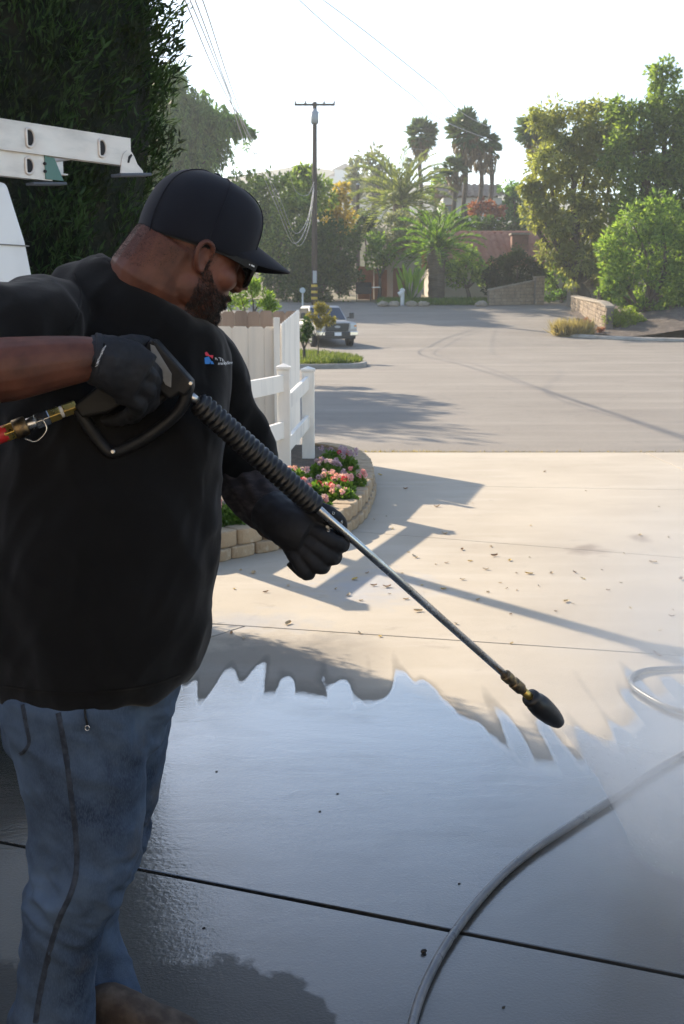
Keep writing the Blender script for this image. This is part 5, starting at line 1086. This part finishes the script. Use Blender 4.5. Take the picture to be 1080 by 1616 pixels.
mb = MB(); g_ = TZ(80); mb.prism([Vector((a_.x + .4, 79.6, g_ - .2)), Vector((b_.x - .05, 79.6, g_ - .2)), b_ + Vector((-.05, .6, -.01)), a_ + Vector((.4, .6, .12))], (0, 3, 0)); mb.build('wall', m_wall, wg); mb = MB(); mb.box((a_.x + 1.6, 79.57, g_ + 1.1), (1.0, .06, 2.1)); mb.build('door', m_wood, wg)
# upper house
m_whit = mat('white_stucco', (.62, .62, .60), .9, coords='pos')
ux0, ux1 = at(690, 310, 114).x, at(793, 310, 114).x; uz0 = at(740, 311, 111).z; uz1 = at(740, 292, 115).z; uh = empty('upper_house', ((ux0 + ux1) / 2, 114, TZ(114)), 'pale house with ribbed tile roof up on the hill behind the fan palms', 'house')
tile_roof(ux0, ux1, 111, uz0, 115, uz1, m_tile2, uh, .6); mb = MB(); mb.prism([(ux0, 119, uz0), (ux1, 119, uz0), (ux1, 115, uz1 - .02), (ux0, 115, uz1 - .02)], (0, 0, -.1)); mb.build('rear_roof', m_tile2, uh); mb = MB(); mb.box(((ux0 + ux1) / 2, 115, (TZ(112) + uz0) / 2 - .6), (ux1 - ux0 - .8, 7, uz0 - TZ(112) + 1.2)); mb.build('wall', m_whit, uh)
for k in range(3):
    xx = ux0 + (ux1 - ux0) * (.15 + .33 * k); mb = MB(); mb.box((xx, 111.48, uz0 - 1.3), (1.4, .06, 1.2)); wi = mb.build('window', m_wood, uh); mb = MB(); mb.box((xx, 111.43, uz0 - 1.3), (1.2, .03, 1.0)); mb.build('pane', m_glass, wi)
# far hazy hill with pale houses
mb = MB(); hp_ = [(-330, 0), (-240, 24), (-150, 44), (-70, 58), (-20, 66), (20, 60), (60, 52), (120, 46), (220, 34), (380, 28), (560, 0)]
V = []; nh = len(hp_)
for (yy, sc) in ((430, 0.0), (470, .55), (520, .95), (580, 1.0), (700, .6)): V += [(x, yy, 14 + z * sc * .9 + 3 * mn.noise(Vector((x * .02, yy * .02, 0)))) for x, z in hp_]
F = [(j * nh + i, j * nh + i + 1, (j + 1) * nh + i + 1, (j + 1) * nh + i) for j in range(4) for i in range(nh - 1)]
m_hill = mat('dry_hill', (.13, .13, .07), .95, var=((.20, .17, .11), .03, 6, .4, .65), coords='pos'); tag(np_obj('hills', V, F, m_hill, smooth=True), kind='structure')
for k, (x, y, lb) in enumerate(((545, 272, 'pale distant house highest on the hazy hill'), (536, 283, 'pale distant house left and below the highest one'), (556, 286, 'pale distant house right and below the highest one'), (530, 297, 'pale distant house lowest on the hazy hill'))):
    c = at(x, y, 468 + 8 * k); o = empty('distant_house', c, lb, 'house', 'houses on the hazy hill'); mb = MB(); mb.box(c + Vector((0, 6, -2)), (9, 8, 7)); mb.build('wall', m_whit, o); mb = MB(); mb.prism([c + Vector((-5.2, 1.6, 1.5)), c + Vector((5.2, 1.6, 1.5)), c + Vector((0, 1.6, 4))], (0, 9, 0)); mb.build('roof', m_tile2, o)
# terracotta screen, barbecue cart, white stand pipe, mailbox
m_terra = mat('terracotta_screen', (.40, .13, .05), .8, var=((.28, .09, .04), 2, 4, .4, .7), coords='pos')
ts = empty('terracotta_screen', T3(587, 79), 'terracotta coloured screen wall behind the dark cart', 'wall')
for (x0, x1, y0, Y0, Y1) in ((565, 590, 420, 79, 79.6), (591, 611, 424, 79.6, 78.8)):
    a_, b_ = at(x0, y0, Y0), at(x1, y0 + 2, Y1); mb = MB(); mb.prism([Vector((a_.x, Y0, TZ(79))), Vector((b_.x, Y1, TZ(79))), b_, a_], (0, .15, 0)); mb.build('panel', m_terra, ts)
bc = empty('barbecue_cart', T3(576, 76.5), 'dark barbecue cart in front of the terracotta screen', 'cart'); c = T3(574, 76.5)
mb = MB(); mb.box(c + UP * .75, (1.1, .6, .5)); mb.build('firebox', m_blk, bc, bevel=.04); mb = MB(); mb.tube([c + Vector((-.55, 0, 1.0)), c + Vector((.55, 0, 1.0))], .3, 14); mb.build('lid', m_blk, bc, smooth=True); mb = MB(); mb.box(c + Vector((.85, 0, .95)), (.6, .5, .05)); mb.build('side_shelf', m_rim, bc)
for sx in (-.48, .48):
    for sy in (-.24, .24): mb = MB(); mb.beam(c + Vector((sx, sy, 0)), c + Vector((sx, sy, .52)), .05, .05, Vector((0, 1, 0))); mb.build('leg', m_blk, bc)
b = T3(635, 72.4); sp_ = empty('stand_pipe', b, 'white stand pipe with angled head at the garden edge', 'pipe'); mb = MB(); mb.tube([b, b + UP * .95], .13, 12); mb.build('riser', m_whit, sp_); mb = MB(); mb.tube([b + Vector((.06, 0, .9)), b + Vector((-.25, -.05, .72))], .15, 12); mb.build('head', m_whit, sp_); mb = MB(); mb.lathe(b + UP * .93, UP, [(0, .17), (.12, .17), (.2, .05)], 12); mb.build('cap', m_whit, sp_)
b = T3(478, 70.5); mx = empty('mailbox', b, 'pale mailbox on a post beside the base of the power pole', 'mailbox'); mb = MB(); mb.beam(b, b + UP * 1.0, .1, .1, Vector((0, 1, 0))); mb.build('post', m_whit, mx); mb = MB(); mb.tube([b + Vector((0, -.25, 1.15)), b + Vector((0, .25, 1.15))], .18, 12); mb.build('box', mat('pale_blue_metal', (.42, .50, .52), .5), mx)
# garden border at the far side of the street: rocks
for k, (x, lb) in enumerate(((605, 'pale border rock left of the stand pipe'), (622, 'pale border rock just left of the stand pipe foot'), (650, 'pale border rock right of the stand pipe'), (668, 'border rock below the bird of paradise'), (760, 'border rock left of the stone wall'))):
    p = T3(x, 72.0); mb = MB(); mb.ell(p + UP * .12, (Vector((.4, 0, 0)), Vector((0, .3, 0)), Vector((0, 0, .22))), 10, 7); o = mb.build('border_rock', m_capst); setco(o, vco(o) + rng.normal(0, .03, vco(o).shape)); tag(o, lb, 'rock', 'rocks along the garden edge')
def gar(): x = random.uniform(598, 770); Y = 72.6 + random.random() * 4; p = at(x, 500, Y); return (p.x, Y, TZ(Y))
grass('garden_grass', 'low green ground cover below the palms', gar, 9000, .3, leafmat('ground_cover', (.05, .10, .02), (.13, .2, .04), .35), wdt=.06)
# ================================================================== power poles and wires
m_pole = mat('creosote_pole', (.075, .055, .045), .95, var=((.045, .035, .03), 2, 5, .4, .7), bump=[(10, .5, .03)], coords='pos', stretch=(1, 1, .1)); m_gal = mat('galvanised', (.34, .36, .38), .5, metal=.4); m_yel = mat('yellow_marker', (.55, .38, .04), .7); m_wire = mat('black_cable', (.02, .02, .022), .6); m_cable = mat('grey_cable', (.42, .42, .42), .6)
b = T3(496.5, 73); top = at(497, 161, 73); po = empty('power_pole', b, 'tall wooden power pole with crossarm and transformer', 'pole')
mb = MB(); mb.tube([b - UP * .3, b.lerp(top, .5), top], [.2, .17, .135], 12); mb.build('shaft', m_pole, po, smooth=True)
ca = at(497, 166, 73); mb = MB(); mb.box(ca + Vector((0, -.18, 0)), (2.6, .1, .13)); arm = mb.build('crossarm', m_pole, po)
for x in (-1.25, -.6, .6, 1.25): mb = MB(); mb.lathe(ca + Vector((x, -.18, .06)), UP, [(0, .05), (.08, .08), (.16, .05)], 8); mb.build('insulator', m_gal, arm)
for s in (-1, 1): mb = MB(); mb.beam(ca + Vector((s * .7, -.2, -.02)), ca + Vector((0, -.2, -.75)), .03, .03, Vector((0, 1, 0))); mb.build('brace', m_gal, arm)
tr_ = at(497, 196, 72.7); mb = MB(); mb.lathe(tr_ + Vector((0, -.1, 0)), UP, [(0, .2), (.05, .25), (.75, .25), (.82, .16), (.95, .06)], 16); mb.build('transformer', m_gal, po, smooth=True)
for z in (.35, .75, 1.15): mb = MB(); mb.lathe(b + UP * z, UP, [(0, .212), (.16, .212)], 14); mb.build('marker_band', m_yel, po)
sg = at(497, 437, 72.75); mb = MB(); mb.box(sg, (.26, .04, .8)); mb.build('conduit_cover', m_gal, po)
b = T3(565, 104); top2 = at(565, 291, 104); po2 = empty('power_pole', b, 'shorter bare wooden pole right of the main power pole', 'pole'); mb = MB(); mb.tube([b, top2], [.2, .15], 10); mb.build('shaft', m_pole, po2); mb = MB(); mb.lathe(top2 - UP * .05, UP, [(0, .17), (.1, .17), (.16, .08)], 10); mb.build('pole_cap', m_gal, po2)
def wire(label, pts, r, mm, n=10):
    sp = spline(pts, n); mb = MB(); mb.tube(sp, [max(.0105 if p.y < 32 else .007, r * .5 * min(1, (p.y / 60) ** .9)) for p in sp], 5); o = mb.build('overhead_wire', mm, smooth=True); tag(o, label, 'wire', 'overhead wires'); return o
for (y0, xs1, ys1, x2, xe, r, lb) in ((287, 466, 300, 446, 300, .02, 'uppermost pale cable drooping from the power pole'), (292, 466, 368, 440, 318, .022, 'second pale cable drooping from the power pole'), (297, 464, 384, 436, 330, .025, 'thick pale cable drooping lowest from the power pole'), (300, 470, 388, 442, 345, .018, 'thin pale cable drooping beside the thickest one')):
    ends = {300: (300, 0, 292, -20, 398, 358), 318: (320, 0, 300, -60, 404, 366), 330: (308, 0, 290, -40, 400, 360), 345: (292, 0, 280, -50, 408, 352)}[xe]
    wire(lb, [at(496, y0, 72.8), at((496 + xs1) / 2 + 5, (y0 + ys1) / 2 + 14, 62), at(xs1, ys1, 52), at(x2, ys1 - 60, 42), at(ends[4], 240, 30), at(ends[5], 140, 22), at(ends[0], ends[1], 15), at(ends[2] - 30, ends[3] - 60, 12)], r, m_cable)
wire('thin wire running from the crossarm over the fan palms', [at(524, 167, 73), at(600, 222, 90), at(700, 238, 110), at(860, 236, 140)], .025, m_cable)
wire('thin wire crossing the upper sky from left to the palms', [at(440, -30, 26), at(540, 60, 40), at(650, 150, 65), at(720, 200, 90), at(860, 250, 140)], .05, m_cable); wire('second thin wire crossing the upper sky towards the palms', [at(470, -30, 26), at(590, 60, 40), at(690, 140, 65), at(760, 195, 90), at(900, 250, 140)], .05, m_cable)
# ================================================================== pickup truck
m_tp = mat('pale_truck_paint', (.42, .40, .39), .35, coat=.5, var=((.34, .32, .31), 2, 3, .4, .7)); m_tdk = mat('dark_truck_trim', (.02, .022, .026), .4); m_chr = mat('chrome', (.75, .75, .76), .15, metal=1); m_lampg = mat('headlight_glass', (.55, .58, .6), .12, spec=.6); m_amb = mat('amber_lens', (.7, .3, .08), .3)
TP = gnd(532, 553); TP.z = TZ(TP.y); tk = empty('pickup_truck', TP, 'pale pickup truck with dark grille parked at the far kerb', 'truck')
tf = Vector((.30, -.954, 0)).normalized(); tsd = Vector((-tf.y, tf.x, 0))                    # forward, its left
tsd = Vector((tf.y, -tf.x, 0)) * -1
def tp(f, s, z): return TP + tf * f + tsd * s + UP * z
def tring(f, w, z0, z1, e=5, n=24):
    r = []
    for k in range(n):
        a = 2 * pi * k / n; ca, sa = cos(a), sin(a); q = (abs(ca) ** e + abs(sa) ** e) ** (-1 / e); r.append(tp(f, w * ca * q, (z0 + z1) / 2 + (z1 - z0) / 2 * sa * q))
    return r
mb = MB(); mb.loft([tring(.02, .90, .62, 1.10, 6), tring(-.06, .97, .50, 1.16, 6), tring(-.5, .985, .45, 1.20), tring(-1.35, .985, .42, 1.24), tring(-3.2, .985, .42, 1.22), tring(-5.4, .98, .45, 1.22), tring(-5.55, .94, .5, 1.18)]); mb.build('truck_body', m_tp, tk, smooth=False, bevel=.02)
mb = MB(); mb.prism([tp(-1.3, -.92, 1.2), tp(-2.0, -.80, 1.84), tp(-3.3, -.80, 1.86), tp(-3.7, -.92, 1.2)], tsd * .02)
mb = MB(); mb.loft([[tp(-1.25, -.9, 1.2), tp(-3.75, -.9, 1.2), tp(-3.75, .9, 1.2), tp(-1.25, .9, 1.2)], [tp(-1.95, -.76, 1.80), tp(-3.45, -.76, 1.80), tp(-3.45, .76, 1.80), tp(-1.95, .76, 1.80)], [tp(-2.1, -.68, 1.88), tp(-3.35, -.68, 1.88), tp(-3.35, .68, 1.88), tp(-2.1, .68, 1.88)]]); cab = mb.build('cab', m_tp, tk, bevel=.04)
m_wsh = mat('windscreen', (.03, .045, .07), .08, spec=.8)
mb = MB(); mb.prism([tp(-1.30, -.80, 1.25), tp(-1.30, .80, 1.25), tp(-1.90, .70, 1.765), tp(-1.90, -.70, 1.765)], tf * .03 + UP * .025); mb.build('windscreen', m_wsh, tk)
for s in (-1, 1): mb = MB(); mb.prism([tp(-1.55, s * .875, 1.28), tp(-3.55, s * .875, 1.28), tp(-3.38, s * .785, 1.76), tp(-2.02, s * .785, 1.76)], tsd * s * .02); mb.build('side_window', m_glass, tk)
mb = MB(); mb.prism([tp(.03, -.52, .72), tp(.03, .52, .72), tp(.03, .58, 1.08), tp(.03, -.58, 1.08)], tf * .04); gri = mb.build('grille', m_tdk, tk, bevel=.01)
for z in (.80, .90, 1.0): mb = MB(); mb.beam(tp(.075, -.52, z), tp(.075, .52, z), .015, .02); mb.build('grille_bar', m_tdk, gri)
mb = MB(); mb.prism([tp(.082, .14 * cos(a), .92 + .055 * sin(a)) for a in np.linspace(0, 2 * pi, 16, endpoint=False)], tf * .012); mb.build('oval_emblem', m_gal, gri)
for s in (-1, 1):
    mb = MB(); mb.prism([tp(.0, s * .62, .82), tp(-.02, s * .92, .84), tp(-.05, s * .93, 1.07), tp(.0, s * .64, 1.07)], tf * .05); hl = mb.build('headlight', m_lampg, tk, bevel=.01); mb = MB(); mb.beam(tp(.045, s * .86, .92), tp(.045, s * .86, 1.0), .1, .02, tf); mb.build('indicator', m_amb, hl)
    mb = MB(); mb.beam(tp(-1.5, s * .95, 1.32), tp(-1.5, s * 1.22, 1.36), .06, .05); mb.box(tp(-1.5, s * 1.18, 1.42), (.22, .1, .26), (tsd, tf, UP)); mb.build('mirror', m_tdk, tk, bevel=.02)
    mb = MB(); mb.box(tp(.06, s * .78, .62), (.4, .14, .2), (tsd, tf, UP)); mb.build('bumper_end', m_chr, tk, bevel=.03)
mb = MB(); mb.box(tp(.08, 0, .60), (1.2, .16, .2), (tsd, tf, UP)); mb.build('bumper', m_tdk, tk, bevel=.03); mb = MB(); mb.box(tp(.0, 0, .46), (1.75, .12, .16), (tsd, tf, UP)); mb.build('air_dam', m_tdk, tk, bevel=.02)
mb = MB(); mb.box(tp(.17, 0, .60), (.32, .02, .16), (tsd, tf, UP)); mb.build('number_plate', m_white, tk)
for f in (-.85, -4.45):
    for s in (-1, 1):
        mb = MB(); mb.lathe(tp(f, s * .74, .385), tsd * s, [(0, .30), (.04, .385), (.22, .385), (.26, .30)], 24); w = mb.build('wheel', m_tyre, tk, smooth=True); mb = MB(); mb.lathe(tp(f, s * .98, .385), tsd * s, [(0, .24), (.02, .22), (.025, .08)], 16); mb.build('rim', m_rim, w)
# ================================================================== unseen house front, added behind the camera for warm bounce light
m_cream = mat('cream_stucco', (.56, .49, .40), .9, var=((.50, .43, .34), 1.5, 4, .4, .7), coords='pos')
gh = empty('added_house_front', (0, -6.6, 0), 'unseen cream house front with garage door, added to bounce warm sunlight', 'house')
mb = MB(); mb.box((0, -6.8, 2.6), (20, .4, 5.2)); mb.build('wall', m_cream, gh); mb = MB(); mb.box((1.2, -6.57, 1.1), (4.9, .06, 2.2)); gd = mb.build('garage_door', m_whit, gh)
for k in range(4):
    mb = MB(); mb.box((1.2, -6.525, .3 + .54 * k), (4.7, .03, .46)); mb.build('door_panel', m_whit, gd, bevel=.01)
mb = MB(); mb.prism([(-10.4, -6.3, 5.2), (-10.4, -6.3, 5.35), (-10.4, -10.5, 7.2), (-10.4, -14.8, 5.35), (-10.4, -14.8, 5.2), (-10.4, -10.5, 7.0)], (20.8, 0, 0)); mb.build('roof', m_tile2, gh)
# ================================================================== grey hose on the driveway
m_hose = mat('grey_hose', (.085, .095, .11), .36, rvar=(14, .22, .45), var=((.16, .16, .165), 9, 4, .45, .7), bump=[(90, .15, .002)], coords='pos')
hz = .0125
def hpx(a, b): return gnd(a, b, hz)
pts = [hpx(635, 1700), hpx(655, 1600), hpx(680, 1535), hpx(715, 1475), hpx(770, 1405), hpx(830, 1350), hpx(905, 1300), hpx(965, 1262), hpx(1030, 1218), hpx(1100, 1180), hpx(1200, 1150), hpx(1230, 1125), hpx(1150, 1120), hpx(1075, 1122), hpx(1015, 1095), hpx(995, 1074), hpx(1010, 1060), hpx(1050, 1055), hpx(1120, 1056), hpx(1250, 1075)]
mb = MB(); mb.tube(spline(pts, 8), .0108, 14); tag(mb.build('garden_hose', m_hose, smooth=True), 'grey hose curving over the wet driveway at lower right', 'hose')
# ================================================================== fallen leaves on the driveway
m_lf = [mat('fallen_leaf_tan', (.48, .34, .18), .8), mat('fallen_leaf_brown', (.33, .20, .11), .85), mat('fallen_leaf_yellow', (.58, .40, .10), .75), mat('fallen_leaf_pale', (.58, .48, .34), .8)]
def leaf_mesh(i):
    L_ = .042; V = []; n = 6
    for k in range(n + 1):
        q = k / n; w = .0125 * sin(pi * min(.97, .06 + .9 * q)) ** .8; z = .002 + .007 * (q - .5) ** 2 * 4 * (1 if i % 2 else .4); V += [(q * L_ - L_ / 2, -w, z + .005), (q * L_ - L_ / 2, 0, z), (q * L_ - L_ / 2, w, z + .006)]
    F = [(k * 3 + j, k * 3 + j + 1, (k + 1) * 3 + j + 1, (k + 1) * 3 + j) for k in range(n) for j in range(2)]
    me = bpy.data.meshes.new('fallen_leaf'); me.from_pydata(V, [], F); me.materials.append(m_lf[i % 4]); return me
lms = [leaf_mesh(i) for i in range(8)]
spots = [(746, 794), (640, 772), (838, 830), (702, 843), (775, 863), (730, 868), (742, 886), (767, 899), (790, 920), (815, 905), (835, 906), (800, 929), (816, 932), (907, 904), (920, 914), (985, 874), (1031, 888), (960, 932), (893, 950), (904, 953), (1062, 963), (1060, 973), (1042, 996), (615, 938), (641, 946), (611, 927), (666, 924), (550, 940), (570, 948), (806, 970), (808, 1016), (568, 1000), (755, 947), (877, 965), (645, 872), (655, 880), (688, 891), (705, 889), (620, 835), (590, 820), (610, 815), (1075, 915), (1010, 845), (1055, 849), (980, 920), (1037, 1035), (700, 930), (836, 880), (925, 775), (690, 800), (480, 905), (505, 900), (400, 905), (420, 935), (370, 930), (455, 925), (380, 900), (590, 925), (635, 905), (530, 930), (455, 985), (365, 1000), (600, 1005), (385, 1008), (1040, 800), (860, 745), (600, 750), (730, 915), (770, 935), (780, 878), (805, 885), (850, 925), (870, 905), (950, 900), (995, 960), (720, 985), (660, 965), (580, 905), (560, 915)]
for k, (x, y) in enumerate(spots):
    p = gnd(x, y); o = bpy.data.objects.new('fallen_leaf', lms[k % 8]); COL.objects.link(o); o.location = (p.x, p.y, .001); o.rotation_euler = (random.uniform(-.25, .25), random.uniform(-.2, .2), random.uniform(0, 6.28)); s = random.choice((.45, .6, .75, .9, 1.15)); o.scale = (s, s, s)
    tag(o, 'small curled dry leaf lying on the concrete driveway', 'leaf', 'fallen leaves on the driveway')
m_bit = mat('dark_debris', (.03, .025, .02), .8)
for k, (x, y) in enumerate(((505, 1281), (669, 1504), (342, 1218), (533, 1253), (725, 1395), (322, 1465), (795, 1590))):
    p = gnd(x, y); mb = MB(); s = (.0045, .003, .0016) if k != 1 else (.008, .006, .005); mb.ell((p.x, p.y, s[2]), (Vector((s[0], .002, 0)), Vector((0, s[1], 0)), Vector((0, 0, s[2]))), 8, 6); tag(mb.build('debris_bit', m_bit, smooth=True), 'small dark bit of debris on the wet concrete', 'debris', 'debris bits on the wet concrete')
# ================================================================== spray and drifting mist
def vol(name, dens, col=(1, 1, 1), nscale=None, lo=.35, hi=.75, grad=None):
    m = bpy.data.materials.new(name); m.use_nodes = True; nt = m.node_tree; nt.nodes.remove(nt.nodes['Principled BSDF']); v = nt.nodes.new('ShaderNodeVolumePrincipled'); v.inputs['Color'].default_value = (*col, 1); v.inputs['Anisotropy'].default_value = .35; v.inputs['Density'].default_value = dens
    if nscale or grad:
        g_ = nt.nodes.new('ShaderNodeNewGeometry'); out = None
        if nscale:
            nz = nt.nodes.new('ShaderNodeTexNoise'); nz.inputs['Scale'].default_value = nscale; nz.inputs['Detail'].default_value = 3; nt.links.new(g_.outputs['Position'], nz.inputs['Vector']); mr = nt.nodes.new('ShaderNodeMapRange'); mr.inputs[1].default_value = lo; mr.inputs[2].default_value = hi; nt.links.new(nz.outputs['Fac'], mr.inputs[0]); out = mr.outputs[0]
        if grad:
            c_, r_ = grad; d_ = nt.nodes.new('ShaderNodeVectorMath'); d_.operation = 'DISTANCE'; nt.links.new(g_.outputs['Position'], d_.inputs[0]); d_.inputs[1].default_value = c_; m2 = nt.nodes.new('ShaderNodeMapRange'); m2.inputs[1].default_value = r_; m2.inputs[2].default_value = r_ * .1; nt.links.new(d_.outputs['Value'], m2.inputs[0]); pw_ = nt.nodes.new('ShaderNodeMath'); pw_.operation = 'POWER'; pw_.inputs[1].default_value = 1.6; nt.links.new(m2.outputs[0], pw_.inputs[0])
            if out is None: out = pw_.outputs[0]
            else:
                mm = nt.nodes.new('ShaderNodeMath'); mm.operation = 'MULTIPLY'; nt.links.new(out, mm.inputs[0]); nt.links.new(pw_.outputs[0], mm.inputs[1]); out = mm.outputs[0]
        mu = nt.nodes.new('ShaderNodeMath'); mu.operation = 'MULTIPLY'; mu.inputs[1].default_value = dens; nt.links.new(out, mu.inputs[0]); nt.links.new(mu.outputs[0], v.inputs['Density'])
    nt.links.new(v.outputs[0], nt.nodes['Material Output'].inputs['Volume']); return m
tip = L1.copy(); tgt = gnd(1130, 1330); ax = (tgt - tip).normalized(); ln = (tgt - tip).length
mb = MB(); mb.lathe(tip, ax, [(0, .006), (ln * .3, .055), (ln * .65, .14), (ln * 1.0, .25)], 24); o = mb.build('water_spray', vol('spray_droplets', 15.0, nscale=9, lo=.1, hi=.7, grad=(tuple(tip), ln * .97)), smooth=True); tag(o, 'white fan of water spray leaving the nozzle', 'spray', kind='stuff')
mc = gnd(1190, 1330); mc = Vector((mc.x + .1, mc.y, .35)); mb = MB(); mb.ell(mc, (Vector((1.1, 0, 0)), Vector((0, 1.1, 0)), Vector((0, 0, 1.1))), 24, 14); o = mb.build('drifting_mist', vol('mist', 2.6, nscale=3.0, lo=.15, hi=.7, grad=(tuple(mc), 1.05)), smooth=True); tag(o, 'pale mist drifting over the driveway at the right edge', 'mist', kind='stuff')
m_drop = mat('water_drop', (.85, .88, .92), .15, spec=.6)
nd = 520; tt = rng.uniform(.05, 1, nd) ** .8; fa_, fb_, _ = frame_from(ax); ang = rng.uniform(0, 2 * pi, nd); rd = np.sqrt(rng.uniform(0, 1, nd)) * .22 * tt
P = np.array(tip) + np.outer(tt * ln, np.array(ax)) + np.outer(np.cos(ang) * rd, np.array(fa_)) + np.outer(np.sin(ang) * rd, np.array(fb_)); D = P - np.array(tip)
Vv, Fv = leaf_geo(P, D, rng.uniform(.006, .02, nd), .0014, .3); o = np_obj('spray_droplets', Vv, Fv, m_drop); tag(o, 'fine water drops flying out of the nozzle', 'water drops', kind='stuff')
def tuft(): x = random.choice((random.uniform(500, 720), random.uniform(500, 1080))); p = gnd(x, 712); return (p.x, 12.085 + random.uniform(-.02, .02), -.01)
grass('joint_weeds', 'thin weeds in the seam between driveway and street', tuft, 500, .035, lm_dry, wdt=.006)
# haze over the whole place
mb = MB(); mb.box((0, 330, 44), (1400, 760, 92)); o = mb.build('haze', vol('haze_air', .0006, (.90, .95, 1.0))); tag(o, 'thin pale haze in the air', 'haze', kind='stuff')
